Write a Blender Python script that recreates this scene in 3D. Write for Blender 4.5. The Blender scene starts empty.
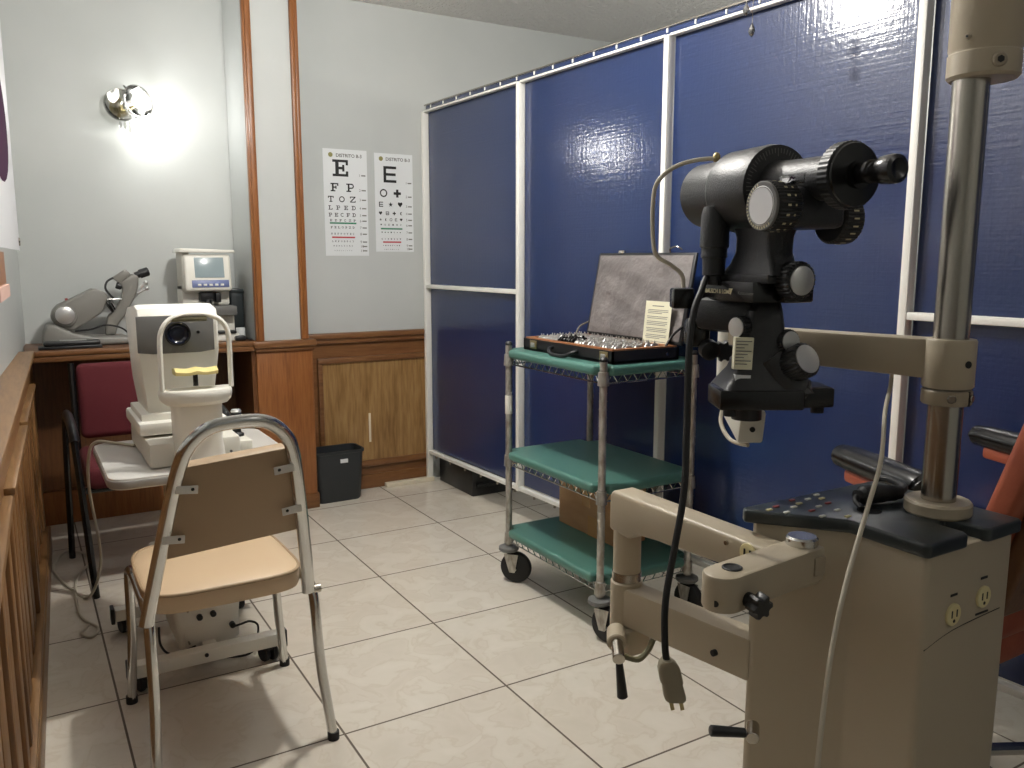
import bpy, bmesh, math, random
from mathutils import Matrix, Vector
random.seed(7)
SC = bpy.context.scene
COL = SC.collection
PI = math.pi
YAW, PIT, EYE = 0.5375, 0.1505, 1.26

# ------------------------------------------------------------------ helpers
def lin(c):
    return c/12.92 if c <= .04045 else ((c+.055)/1.055)**2.4
def rgb(r, g, b):
    return (lin(r/255), lin(g/255), lin(b/255), 1)
def V(*a): return Vector(a)

class B:
    """collects shapes, in the frame M, into one mesh"""
    def __init__(s, M=None):
        s.bm = bmesh.new(); s.M = M or Matrix()
    def _join(s, t, m=None):
        t.transform(s.M @ m if m is not None else s.M)
        me = bpy.data.meshes.new('t'); t.to_mesh(me); t.free()
        s.bm.from_mesh(me); bpy.data.meshes.remove(me)
        return s
    def _bev(s, t, w, seg=2, ang=.5):
        if w <= 0: return
        es = [e for e in t.edges if len(e.link_faces) == 2 and e.calc_face_angle(0) > ang]
        bmesh.ops.bevel(t, geom=es, offset=w, segments=seg, profile=.5, affect='EDGES', clamp_overlap=True)
    def box(s, x0, x1, y0, y1, z0, z1, bev=0, seg=2, m=None):
        t = bmesh.new(); bmesh.ops.create_cube(t, size=1)
        for v in t.verts:
            v.co = V(x0 if v.co.x < 0 else x1, y0 if v.co.y < 0 else y1, z0 if v.co.z < 0 else z1)
        s._bev(t, bev, seg)
        return s._join(t, m)
    def bar(s, p, q, w, h, bev=0, up=(0, 0, 1), w2=None, h2=None):
        """box along p-q, w wide, h high (centre line)"""
        p, q = V(*p), V(*q); d = (q-p).normalized(); u = V(*up)
        r = d.cross(u).normalized(); u = r.cross(d)
        t = bmesh.new(); vs = []
        for c, ww, hh in ((p, w, h), (q, w2 or w, h2 or h)):
            for a, b in ((-1, -1), (1, -1), (1, 1), (-1, 1)):
                vs.append(t.verts.new(c+r*a*ww/2+u*b*hh/2))
        for f in ((3, 2, 1, 0), (4, 5, 6, 7), (0, 1, 5, 4), (1, 2, 6, 5), (2, 3, 7, 6), (3, 0, 4, 7)):
            t.faces.new([vs[i] for i in f])
        bmesh.ops.recalc_face_normals(t, faces=t.faces)
        s._bev(t, bev); return s._join(t)
    def lathe(s, prof, p=(0, 0, 0), ax=(0, 0, 1), seg=32):
        ax = V(*ax).normalized(); h = V(1, 0, 0) if abs(ax.x) < .8 else V(0, 1, 0)
        u = ax.cross(h).normalized(); v = ax.cross(u); p = V(*p)
        t = bmesh.new(); rings = []
        for r, z in prof:
            if r < 1e-6: rings.append([t.verts.new(p+ax*z)])
            else: rings.append([t.verts.new(p+ax*z+(u*math.cos(k*2*PI/seg)+v*math.sin(k*2*PI/seg))*r) for k in range(seg)])
        for a, b in zip(rings, rings[1:]):
            for k in range(seg):
                k2 = (k+1) % seg
                if len(a) == 1 and len(b) == 1: continue
                if len(a) == 1: t.faces.new((a[0], b[k], b[k2]))
                elif len(b) == 1: t.faces.new((a[k], a[k2], b[0]))
                else: t.faces.new((a[k], a[k2], b[k2], b[k]))
        if len(rings[0]) > 1: t.faces.new(rings[0][::-1])
        if len(rings[-1]) > 1: t.faces.new(rings[-1])
        bmesh.ops.recalc_face_normals(t, faces=t.faces)
        return s._join(t)
    def cyl(s, p, q, r, r2=None, seg=28, bev=0):
        p, q = V(*p), V(*q); L = (q-p).length; r2 = r if r2 is None else r2
        pr = [(r, 0), (r2, L)]
        if bev: pr = [(r-bev, 0), (r, bev), (r2, L-bev), (r2-bev, L)]
        return s.lathe(pr, p, (q-p), seg)
    def knurl(s, p, ax, r, h, n=30, d=.002):
        """fluted wheel"""
        ax = V(*ax).normalized(); hh = V(1, 0, 0) if abs(ax.x) < .8 else V(0, 1, 0)
        u = ax.cross(hh).normalized(); v = ax.cross(u); p = V(*p)
        t = bmesh.new(); R = []
        for z, k0 in ((0, .9), (.1*h, 1), (.9*h, 1), (h, .9)):
            ring = []
            for k in range(n*4):
                rr = (r if (k // 2) % 2 else r-d)*k0; a = k*2*PI/(n*4)
                ring.append(t.verts.new(p+ax*z+(u*math.cos(a)+v*math.sin(a))*rr))
            R.append(ring)
        m = n*4
        for a, b in zip(R, R[1:]):
            for k in range(m): t.faces.new((a[k], a[(k+1) % m], b[(k+1) % m], b[k]))
        t.faces.new(R[0][::-1]); t.faces.new(R[-1])
        bmesh.ops.recalc_face_normals(t, faces=t.faces)
        return s._join(t)
    def tube(s, pts, r, seg=10, smooth=0, closed=False, flat=1.0, up=None):
        P = [V(*p) for p in pts]
        if smooth: P = spline(P, smooth, closed)
        n = len(P); t = bmesh.new(); rings = []
        T = []
        for i in range(n):
            a = P[(i-1) % n] if (closed or i > 0) else P[i]
            b = P[(i+1) % n] if (closed or i < n-1) else P[i]
            T.append((b-a).normalized())
        N = V(*up) if up else (V(0, 0, 1) if abs(T[0].z) < .9 else V(1, 0, 0))
        N = (N-T[0]*N.dot(T[0])).normalized()
        for i in range(n):
            N = (N-T[i]*N.dot(T[i])).normalized() if i else N
            Bn = T[i].cross(N); rr = r[i*len(r)//n] if isinstance(r, (list, tuple)) else r
            rings.append([t.verts.new(P[i]+(N*math.cos(k*2*PI/seg)*flat+Bn*math.sin(k*2*PI/seg))*rr) for k in range(seg)])
        pr = list(zip(rings, rings[1:]))+([(rings[-1], rings[0])] if closed else [])
        for a, b in pr:
            for k in range(seg): t.faces.new((a[k], a[(k+1) % seg], b[(k+1) % seg], b[k]))
        if not closed: t.faces.new(rings[0][::-1]); t.faces.new(rings[-1])
        bmesh.ops.recalc_face_normals(t, faces=t.faces)
        return s._join(t)
    def prism(s, poly, o, u, v, depth, bev=0, seg=2, ang=.5):
        """2-D outline in the plane (o; u, v), extruded along u x v"""
        o, u, v = V(*o), V(*u).normalized(), V(*v).normalized(); n = u.cross(v)
        t = bmesh.new()
        lo = [t.verts.new(o+u*a+v*b) for a, b in poly]; hi = [t.verts.new(o+u*a+v*b+n*depth) for a, b in poly]
        t.faces.new(lo[::-1]); t.faces.new(hi); k = len(poly)
        for i in range(k): t.faces.new((lo[i], lo[(i+1) % k], hi[(i+1) % k], hi[i]))
        bmesh.ops.recalc_face_normals(t, faces=t.faces)
        s._bev(t, bev, seg, ang); return s._join(t)
    def loft(s, secs, cap=True):
        """secs: equal-length loops of points"""
        t = bmesh.new(); R = [[t.verts.new(V(*p)) for p in q] for q in secs]; k = len(R[0])
        for a, b in zip(R, R[1:]):
            for i in range(k): t.faces.new((a[i], a[(i+1) % k], b[(i+1) % k], b[i]))
        if cap: t.faces.new(R[0][::-1]); t.faces.new(R[-1])
        bmesh.ops.recalc_face_normals(t, faces=t.faces)
        return s._join(t)
    def ball(s, c, r, seg=20):
        t = bmesh.new(); bmesh.ops.create_uvsphere(t, u_segments=seg, v_segments=seg//2, radius=1)
        r = r if isinstance(r, (tuple, list)) else (r, r, r)
        for q in t.verts: q.co = V(c[0]+q.co.x*r[0], c[1]+q.co.y*r[1], c[2]+q.co.z*r[2])
        return s._join(t)
    def ring(s, c, ax, R, r, seg=28, n=8):
        ax = V(*ax).normalized(); h = V(1, 0, 0) if abs(ax.x) < .8 else V(0, 1, 0)
        u = ax.cross(h).normalized(); v = ax.cross(u); c = V(*c)
        return s.tube([c+(u*math.cos(k*2*PI/seg)+v*math.sin(k*2*PI/seg))*R for k in range(seg)], r, n, closed=True)
    def poly(s, pts):
        t = bmesh.new(); t.faces.new([t.verts.new(V(*p)) for p in pts]); return s._join(t)

def spline(P, n, closed=False):
    out = []; k = len(P); rng = range(k if closed else k-1)
    for i in rng:
        g = (lambda j: P[j % k]) if closed else (lambda j: P[min(max(j, 0), k-1)])
        a, b, c, d = g(i-1), g(i), g(i+1), g(i+2)
        for q in range(n):
            t = q/n
            out.append(.5*((2*b)+(c-a)*t+(2*a-5*b+4*c-d)*t*t+(3*b-a-3*c+d)*t**3))
    if not closed: out.append(P[-1].copy())
    return out
def rrect(w, h, r, n=6, cx=0, cy=0):
    out = []
    for sx, sy, a0 in ((1, 1, 0), (-1, 1, PI/2), (-1, -1, PI), (1, -1, 1.5*PI)):
        for k in range(n+1):
            a = a0+k*PI/2/n; out.append((cx+sx*(w/2-r)+r*math.cos(a), cy+sy*(h/2-r)+r*math.sin(a)))
    return out

WM = {}
def put(name, b, mat, parent=None, label=None, sharp=.6):
    me = bpy.data.meshes.new(name)
    if parent is not None: b.bm.transform(WM[parent].inverted())
    b.bm.to_mesh(me); b.bm.free()
    me.materials.append(mat)
    me.shade_smooth(); me.set_sharp_from_angle(angle=sharp)
    o = bpy.data.objects.new(name, me); COL.objects.link(o)
    if parent is not None: o.parent = parent; WM[o] = WM[parent]
    else: WM[o] = Matrix()
    if label: o['label'] = label
    return o
def thing(name, label, cat, loc=(0, 0, 0), rz=0, group=None):
    o = bpy.data.objects.new(name, None); COL.objects.link(o); o.empty_display_size = .1
    o.location = loc; o.rotation_euler = (0, 0, rz)
    WM[o] = Matrix.Translation(V(*loc)) @ Matrix.Rotation(rz, 4, 'Z')
    return tag(o, label, cat, group)
def tag(o, label, cat, group=None):
    o['label'] = label; o['category'] = cat
    if group: o['group'] = group
    return o
def single(name, b, mat, label, cat, loc, rz=0, group=None):
    """a thing that is one mesh, its origin at loc"""
    m = Matrix.Translation(V(*loc)) @ Matrix.Rotation(rz, 4, 'Z')
    b.bm.transform(m.inverted()); o = put(name, b, mat)
    o.location = loc; o.rotation_euler = (0, 0, rz); WM[o] = m
    return tag(o, label, cat, group)
def struct(name, b, mat):
    o = put(name, b, mat); o['kind'] = 'structure'; return o
def frame(o, x, y):
    x = V(*x).normalized(); y = V(*y); y = (y-x*y.dot(x)).normalized(); z = x.cross(y); o = V(*o)
    return Matrix(((x.x, y.x, z.x, o.x), (x.y, y.y, z.y, o.y), (x.z, y.z, z.z, o.z), (0, 0, 0, 1)))
def text(b, s, size, o, u, v, align='LEFT', bold=0):
    """lettering as flat faces in the plane (o; u, v)"""
    c = bpy.data.curves.new('t', 'FONT'); c.body = s; c.size = size; c.align_x = align; c.offset = bold; c.resolution_u = 3
    ob = bpy.data.objects.new('t', c); COL.objects.link(ob)
    dg = bpy.context.evaluated_depsgraph_get(); me = bpy.data.meshes.new_from_object(ob.evaluated_get(dg))
    bpy.data.objects.remove(ob); bpy.data.curves.remove(c)
    t = bmesh.new(); t.from_mesh(me); bpy.data.meshes.remove(me)
    b._join(t, frame(o, u, v))

# ------------------------------------------------------------------ materials
def mat(name, col, rough=.5, metal=0, spec=.5, bump=None, coat=0, trans=None, emis=None):
    m = bpy.data.materials.new(name); m.use_nodes = True
    nt = m.node_tree; p = nt.nodes['Principled BSDF']
    p.inputs['Base Color'].default_value = col; p.inputs['Roughness'].default_value = rough
    p.inputs['Metallic'].default_value = metal; p.inputs['Specular IOR Level'].default_value = spec
    p.inputs['Coat Weight'].default_value = coat; p.inputs['Coat Roughness'].default_value = .1
    if emis: p.inputs['Emission Color'].default_value = emis[0]; p.inputs['Emission Strength'].default_value = emis[1]
    if bump:
        sc, st = bump
        tc = nt.nodes.new('ShaderNodeTexCoord'); n = nt.nodes.new('ShaderNodeTexNoise'); n.inputs['Scale'].default_value = sc
        n.inputs['Detail'].default_value = 4
        bp = nt.nodes.new('ShaderNodeBump'); bp.inputs['Strength'].default_value = st; bp.inputs['Distance'].default_value = .002
        nt.links.new(tc.outputs['Object'], n.inputs['Vector']); nt.links.new(n.outputs['Fac'], bp.inputs['Height'])
        nt.links.new(bp.outputs['Normal'], p.inputs['Normal'])
    return m
def nodes(m): return m.node_tree, m.node_tree.nodes['Principled BSDF']
def vary(m, c1, c2, scale, stretch=(1, 1, 1), detail=4, lo=.35, hi=.65):
    """noise between two colours of the surface"""
    nt, p = nodes(m); N = nt.nodes.new
    tc = N('ShaderNodeTexCoord'); mp = N('ShaderNodeMapping'); mp.inputs['Scale'].default_value = stretch
    n = N('ShaderNodeTexNoise'); n.inputs['Scale'].default_value = scale; n.inputs['Detail'].default_value = detail
    r = N('ShaderNodeValToRGB'); r.color_ramp.elements[0].position = lo; r.color_ramp.elements[1].position = hi
    r.color_ramp.elements[0].color = c1; r.color_ramp.elements[1].color = c2
    nt.links.new(tc.outputs['Object'], mp.inputs['Vector']); nt.links.new(mp.outputs['Vector'], n.inputs['Vector'])
    nt.links.new(n.outputs['Fac'], r.inputs['Fac']); nt.links.new(r.outputs['Color'], p.inputs['Base Color'])
    return m
def wood(name, c1, c2, c3, grain=(9, 9, .7), rough=.38):
    m = mat(name, c1, rough); nt, p = nodes(m); N = nt.nodes.new
    tc = N('ShaderNodeTexCoord'); mp = N('ShaderNodeMapping'); mp.inputs['Scale'].default_value = grain
    n1 = N('ShaderNodeTexNoise'); n1.inputs['Scale'].default_value = 1.1; n1.inputs['Detail'].default_value = 3; n1.inputs['Distortion'].default_value = .8
    w = N('ShaderNodeMath'); w.operation = 'MULTIPLY'; w.inputs[1].default_value = 16
    fr = N('ShaderNodeMath'); fr.operation = 'SINE'
    n2 = N('ShaderNodeTexNoise'); n2.inputs['Scale'].default_value = 14; n2.inputs['Detail'].default_value = 6
    ad = N('ShaderNodeMath'); ad.operation = 'MULTIPLY_ADD'; ad.inputs[1].default_value = .1
    r = N('ShaderNodeValToRGB'); e = r.color_ramp.elements; e[0].position = .28; e[0].color = c1; e[1].position = .8; e[1].color = c3
    q = e.new(.52); q.color = c2
    L = nt.links.new
    L(tc.outputs['Object'], mp.inputs['Vector']); L(mp.outputs['Vector'], n1.inputs['Vector']); L(mp.outputs['Vector'], n2.inputs['Vector'])
    L(n1.outputs['Fac'], w.inputs[0]); L(w.outputs[0], fr.inputs[0]); L(fr.outputs[0], ad.inputs[0]); L(n2.outputs['Fac'], ad.inputs[2])
    L(ad.outputs[0], r.inputs['Fac']); L(r.outputs['Color'], p.inputs['Base Color'])
    bp = N('ShaderNodeBump'); bp.inputs['Strength'].default_value = .15; bp.inputs['Distance'].default_value = .001
    L(n2.outputs['Fac'], bp.inputs['Height']); L(bp.outputs['Normal'], p.inputs['Normal'])
    return m
def thin_glass(name, tint=(1, 1, 1, 1), gloss=.18):
    m = bpy.data.materials.new(name); m.use_nodes = True; nt = m.node_tree; nt.nodes.clear(); N = nt.nodes.new
    o = N('ShaderNodeOutputMaterial'); mx = N('ShaderNodeMixShader'); t = N('ShaderNodeBsdfTransparent'); g = N('ShaderNodeBsdfGlossy')
    t.inputs['Color'].default_value = tint; g.inputs['Roughness'].default_value = .05
    fr = N('ShaderNodeFresnel'); fr.inputs['IOR'].default_value = 1.5
    ad = N('ShaderNodeMath'); ad.operation = 'ADD'; ad.inputs[1].default_value = gloss
    nt.links.new(fr.outputs[0], ad.inputs[0]); nt.links.new(ad.outputs[0], mx.inputs[0])
    nt.links.new(t.outputs[0], mx.inputs[1]); nt.links.new(g.outputs[0], mx.inputs[2]); nt.links.new(mx.outputs[0], o.inputs['Surface'])
    return m

M = {}
M['plaster'] = vary(mat('plaster', rgb(190, 193, 191), .55, bump=(60, .12)), rgb(186, 190, 188), rgb(194, 197, 195), 1.5)
M['ceiling'] = mat('ceiling', rgb(240, 238, 234), .9, bump=(48, 1.0)); nodes(M['ceiling'])[0].nodes['Bump'].inputs['Distance'].default_value = .035
M['oak'] = wood('oak', rgb(104, 70, 38), rgb(124, 88, 50), rgb(140, 102, 62))
M['oak_red'] = wood('oak_red', rgb(118, 70, 34), rgb(136, 84, 42), rgb(148, 96, 52))
M['oak_h'] = wood('oak_h', rgb(98, 62, 34), rgb(116, 77, 44), rgb(128, 90, 54), grain=(.7, 9, 9))
M['oak_y'] = wood('oak_y', rgb(104, 73, 42), rgb(126, 93, 56), rgb(140, 106, 68), grain=(9, .7, 9))
M['oak_pale'] = wood('oak_pale', rgb(122, 90, 52), rgb(146, 112, 68), rgb(164, 132, 86), grain=(6, 6, .6))
M['oak_dark'] = wood('oak_dark', rgb(80, 48, 26), rgb(98, 62, 34), rgb(110, 72, 40))
M['white_paint'] = mat('white_paint', rgb(236, 235, 228), .4)
M['white_wood'] = mat('white_wood', rgb(216, 206, 184), .5)
M['chrome'] = mat('chrome', rgb(206, 206, 204), .16, 1, bump=(90, .05))
M['steel'] = mat('steel', rgb(178, 172, 162), .24, 1)
M['worn_zinc'] = vary(mat('worn_zinc', rgb(170, 169, 166), .36, .65), rgb(190, 188, 182), rgb(146, 140, 130), 60, (1, 1, .4))
M['brushed'] = mat('brushed', rgb(206, 206, 204), .3, .75)
M['tan_vinyl'] = mat('tan_vinyl', rgb(204, 179, 146), .4, bump=(300, .1))
M['tan_board'] = mat('tan_board', rgb(160, 136, 106), .5, bump=(220, .1))
M['tab_metal'] = mat('tab_metal', rgb(206, 203, 196), .4, .3)
M['black_paint'] = mat('black_paint', rgb(40, 41, 43), .36, bump=(380, .4))
M['black_gloss'] = mat('black_gloss', rgb(17, 17, 18), .25)
M['black_rubber'] = mat('black_rubber', rgb(22, 22, 23), .6)
M['black_plastic'] = mat('black_plastic', rgb(26, 27, 29), .4)
M['bin_plastic'] = mat('bin_plastic', rgb(38, 42, 45), .5)
M['beige'] = mat('beige', rgb(176, 164, 142), .42, bump=(300, .05))
M['beige_dark'] = mat('beige_dark', rgb(158, 146, 126), .45)
M['cream'] = mat('cream', rgb(234, 232, 222), .38)
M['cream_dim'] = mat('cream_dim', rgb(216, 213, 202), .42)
M['grey_panel'] = mat('grey_panel', rgb(104, 104, 102), .4)
M['grey_mach'] = mat('grey_mach', rgb(128, 126, 120), .45, bump=(200, .05))
M['grey_light'] = mat('grey_light', rgb(160, 160, 156), .45)
M['laminate'] = mat('laminate', rgb(206, 204, 198), .28)
M['edge_grey'] = mat('edge_grey', rgb(160, 160, 158), .4)
M['burgundy'] = mat('burgundy', rgb(88, 21, 30), .85, bump=(900, .5))
M['green'] = mat('green', rgb(74, 116, 106), .34, bump=(260, .06))
M['yellow'] = mat('yellow', rgb(222, 206, 138), .5)
M['olive_pad'] = mat('olive_pad', rgb(104, 100, 74), .5)
M['orange'] = vary(mat('orange', rgb(150, 76, 54), .5, bump=(160, .2)), rgb(142, 70, 48), rgb(160, 86, 60), 12)
M['cardboard'] = vary(mat('cardboard', rgb(176, 138, 98), .75), rgb(168, 130, 92), rgb(184, 146, 106), 6, (1, 1, 3))
M['tape'] = mat('tape', rgb(188, 146, 96), .25)
M['lid_grey'] = vary(mat('lid_grey', rgb(112, 106, 104), .55, bump=(9, .6)), rgb(104, 99, 98), rgb(122, 116, 114), 7)
M['lid_grey'].node_tree.nodes['Bump'].inputs['Distance'].default_value = .04
M['brass'] = mat('brass', rgb(178, 164, 124), .35, 1)
M['lacquer'] = mat('lacquer', rgb(140, 90, 52), .4)
M['paper'] = mat('paper', rgb(224, 227, 228), .6)
M['paper_cream'] = mat('paper_cream', rgb(222, 218, 192), .6)
M['ink'] = mat('ink', rgb(24, 24, 24), .6)
M['ink_grey'] = mat('ink_grey', rgb(110, 110, 106), .6)
M['gold_ink'] = mat('gold_ink', rgb(206, 196, 160), .5)
M['chart_green'] = mat('chart_green', rgb(46, 128, 92), .6)
M['chart_red'] = mat('chart_red', rgb(186, 66, 72), .6)
M['emblem'] = mat('emblem', rgb(140, 136, 84), .6)
M['lens_glass'] = mat('lens_glass', rgb(24, 30, 48), .06)
M['screen'] = mat('screen', rgb(128, 140, 142), .2, emis=(rgb(150, 166, 170), .25))
M['screen_blue'] = mat('screen_blue', rgb(104, 116, 160), .4)
M['white_cable'] = mat('white_cable', rgb(190, 182, 164), .5)
M['grey_plug'] = mat('grey_plug', rgb(134, 126, 106), .5)
M['red'] = mat('red', rgb(150, 70, 66), .4)
M['ivory'] = mat('ivory', rgb(222, 210, 160), .4)
M['slate'] = mat('slate', rgb(46, 52, 54), .3)
M['pink'] = mat('pink', rgb(206, 170, 156), .6)
M['banner'] = mat('banner', rgb(212, 212, 216), .3)
M['purple'] = mat('purple', rgb(58, 28, 54), .9, spec=.1)
M['glass'] = thin_glass('glass', (.93, .93, .92, 1), .06)
M['crystal'] = thin_glass('crystal', (.82, .82, .8, 1), .1)
M['dark_crystal'] = thin_glass('smoked_crystal', (.35, .35, .35, 1), .3)  # dark tint of the hanging drops
M['bulb'] = mat('bulb', (1, 1, 1, 1), .5, emis=((1, .97, .92, 1), 22))

# glossy blue sheeting with a woven grain
m = mat('blue_vinyl', rgb(16, 39, 84), .5, spec=.25, coat=.9); M['blue'] = m
nt, p = nodes(m); N = nt.nodes.new; L = nt.links.new
tc = N('ShaderNodeTexCoord')
wv = []
for st in ((1, 120, 3), (1, 3, 120)):
    mp = N('ShaderNodeMapping'); mp.inputs['Scale'].default_value = (st[0]*0+1, st[1], st[2])
    n = N('ShaderNodeTexNoise'); n.inputs['Scale'].default_value = 1; n.inputs['Detail'].default_value = 2
    L(tc.outputs['Object'], mp.inputs['Vector']); L(mp.outputs['Vector'], n.inputs['Vector']); wv.append(n)
n3 = N('ShaderNodeTexNoise'); n3.inputs['Scale'].default_value = 75; n3.inputs['Detail'].default_value = 2
L(tc.outputs['Object'], n3.inputs['Vector'])
p.inputs['Coat Roughness'].default_value = .135; p.inputs['Coat IOR'].default_value = 1.65
a1 = N('ShaderNodeMath'); a1.operation = 'ADD'; L(wv[0].outputs['Fac'], a1.inputs[0]); L(wv[1].outputs['Fac'], a1.inputs[1])
a2 = N('ShaderNodeMath'); a2.operation = 'ADD'; L(a1.outputs[0], a2.inputs[0]); L(n3.outputs['Fac'], a2.inputs[1])
bp = N('ShaderNodeBump'); bp.inputs['Strength'].default_value = .3; bp.inputs['Distance'].default_value = .0016
L(a2.outputs[0], bp.inputs['Height']); L(bp.outputs['Normal'], p.inputs['Normal']); L(bp.outputs['Normal'], p.inputs['Coat Normal'])

# polished stone-look floor tiles, half a metre square
m = mat('floor_tiles', rgb(206, 194, 170), .16); M['tiles'] = m
nt, p = nodes(m); N = nt.nodes.new; L = nt.links.new
tc = N('ShaderNodeTexCoord'); sx = N('ShaderNodeSeparateXYZ'); L(tc.outputs['Object'], sx.inputs[0])
def mth(op, a, b=None, c=None):
    k = N('ShaderNodeMath'); k.operation = op
    for i, q in enumerate((a, b, c)):
        if q is None: continue
        if isinstance(q, (int, float)): k.inputs[i].default_value = q
        else: L(q, k.inputs[i])
    return k.outputs[0]
ds = []; cells = []
for ax, off in (('X', .674), ('Y', 4.004)):
    t = mth('DIVIDE', mth('SUBTRACT', sx.outputs[ax], off), .5)
    f = mth('FRACT', t); cells.append(mth('FLOOR', t))
    ds.append(mth('MINIMUM', f, mth('SUBTRACT', 1.0, f)))
g = mth('LESS_THAN', mth('MINIMUM', ds[0], ds[1]), .0062)
cid = mth('MULTIPLY_ADD', cells[0], 7.31, mth('MULTIPLY', cells[1], 3.17))
cmb = N('ShaderNodeCombineXYZ'); L(cid, cmb.inputs[2]); L(sx.outputs['X'], cmb.inputs[0]); L(sx.outputs['Y'], cmb.inputs[1])
n1 = N('ShaderNodeTexNoise'); n1.inputs['Scale'].default_value = 9; n1.inputs['Detail'].default_value = 9; n1.inputs['Distortion'].default_value = .7
L(cmb.outputs[0], n1.inputs['Vector'])
r1 = N('ShaderNodeValToRGB'); e = r1.color_ramp.elements
e[0].position = .3; e[0].color = rgb(210, 202, 187); e[1].position = .72; e[1].color = rgb(221, 214, 201)
q = e.new(.47); q.color = rgb(215, 207, 193); q = e.new(.5); q.color = rgb(209, 200, 184); q = e.new(.535); q.color = rgb(216, 209, 195)
L(n1.outputs['Fac'], r1.inputs['Fac'])
mx = N('ShaderNodeMix'); mx.data_type = 'RGBA'; L(g, mx.inputs['Factor']); L(r1.outputs['Color'], mx.inputs[6]); mx.inputs[7].default_value = rgb(92, 80, 66)
L(mx.outputs[2], p.inputs['Base Color'])
L(mth('MULTIPLY_ADD', g, .5, .16), p.inputs['Roughness'])
bp = N('ShaderNodeBump'); bp.inputs['Strength'].default_value = .4; bp.inputs['Distance'].default_value = .002
L(mth('SUBTRACT', 1.0, g), bp.inputs['Height']); L(bp.outputs['Normal'], p.inputs['Normal'])

# ------------------------------------------------------------------ the room
XR, YF, ZC, YB, YN = 3.4, -1.7, 2.55, 4.27, 4.48
def xw(y): return .010+.048*(y-3.9)
def xp(y): return -.006+.074*(y-3.9)
struct('floor', B().box(-.6, XR+.1, YF-.1, YN+.2, -.08, 0), M['tiles'])
struct('ceiling', B().box(-.6, XR+.1, YF-.1, YN+.2, ZC, ZC+.08), M['ceiling'])
b = B()
b.prism([(xp(YF), YF), (xp(YN+.1), YN+.1), (xp(YN+.1)-.14, YN+.1), (xp(YF)-.14, YF)], (0, 0, 0), (1, 0, 0), (0, 1, 0), ZC)
struct('wall_left', b, M['plaster'])
b = B()                                             # back wall with the niche and the boxed-out pier
b.prism([(-.2, YN), (1.0, YN), (1.0, 4.06), (1.24, 4.06), (1.24, YB), (XR, YB), (XR, YN+.15), (-.2, YN+.15)], (0, 0, 0), (1, 0, 0), (0, 1, 0), ZC)
struct('wall_back', b, M['plaster'])
struct('wall_right', B().box(XR, XR+.1, YF, YN, 0, ZC), M['plaster'])
struct('wall_front', B().box(-.5, XR+.1, YF-.1, YF, 0, ZC), M['plaster'])

# left wainscot: sheeting, cap rail, two lengths of panel moulding, uprights, baseboard
def along(x0, x1, y0, y1, z0, z1, bev=.004):
    """a length of joinery along the left wall, x measured from the wall face"""
    b = B(); b.prism([(xw(y0)+x0, y0), (xw(y0)+x1, y0), (xw(y1)+x1, y1), (xw(y1)+x0, y1)], (0, 0, z0), (1, 0, 0), (0, 1, 0), z1-z0, bev)
    return b
def merge(*bs):
    o = bs[0]
    for q in bs[1:]:
        me = bpy.data.meshes.new('t'); q.bm.to_mesh(me); q.bm.free(); o.bm.from_mesh(me); bpy.data.meshes.remove(me)
    return o
YW = 4.06
def along2(x0, x1a, x1b, y0, y1, z0, z1, bev=.004):
    b = B(); b.prism([(xw(y0)+x0, y0), (xw(y0)+x1a, y0), (xw(y1)+x1b, y1), (xw(y1)+x0, y1)], (0, 0, z0), (1, 0, 0), (0, 1, 0), z1-z0, bev)
    return b
struct('trim_1', along(-.2, .02, YF, YN-.01, 0, .84, 0), M['oak'])
struct('trim_2', merge(along(-.2, .046, YF, YW, .845, .868, .006), along(-.2, .034, YF, YW, .825, .846, .004)), M['oak_y'])
struct('trim_3', merge(along(.018, .043, 3.05, 3.96, .725, .742, .005), along(.018, .034, 3.05, 3.96, .705, .726), along(.018, .045, 2.2, 3.03, .715, .734, .005), along(.018, .036, 2.2, 3.03, .695, .716), along2(.018, .1, .041, YF, 2.18, .70, .722, .006), along2(.018, .09, .034, YF, 2.18, .682, .701)), M['oak_y'])
g = along(.018, .022, 2.3, 2.36, .15, .69)
for y, w_, d in ((.8, .08, .034), (1.0, .05, .042), (1.2, .1, .034), (1.4, .05, .04), (1.56, .1, .032), (1.72, .05, .037), (1.84, .1, .029), (2.0, .06, .034), (2.12, .05, .036), (2.2, .09, .027), (2.34, .09, .027), (2.48, .1, .026), (2.64, .1, .027), (2.8, .1, .026), (2.96, .05, .036), (3.05, .1, .025), (3.25, .08, .027), (3.45, .1, .025), (3.7, .08, .027), (3.88, .07, .034)): g = merge(g, along(.018, d, y, y+w_, .13, .69))
struct('trim_4', g, M['oak'])
struct('trim_5', along(.018, .046, 1.0, 3.95, .105, .128), M['oak_y'])
struct('baseboard_left', along(0, .05, YF, 4.06, 0, .1, .006), M['oak_y'])

# pier cladding, cap and the two upright strips
struct('trim_6', B().box(.985, 1.255, 4.045, 4.07, .07, .83, .003).box(1.238, 1.262, 4.05, 4.265, .07, .83, .003), M['oak_red'])
struct('trim_7', B().box(.97, 1.275, 4.02, 4.08, .828, .862, .008).box(.98, 1.268, 4.032, 4.08, .81, .83, .004).box(1.238, 1.275, 4.05, 4.268, .828, .862, .006), M['oak_h'])
struct('trim_8', B().box(.985, 1.268, 4.035, 4.07, 0, .075, .006).box(1.238, 1.272, 4.05, 4.265, 0, .075, .006), M['oak_h'])
struct('trim_9', B().box(.996, 1.024, 4.03, 4.06, .862, ZC, .006).box(.988, 1.006, 4.042, 4.075, .862, ZC, .004), M['oak_red'])
struct('trim_10', B().box(1.205, 1.226, 4.036, 4.06, .862, ZC, .005).box(1.226, 1.244, 4.046, 4.062, .862, ZC, .004), M['oak_red'])
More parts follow.
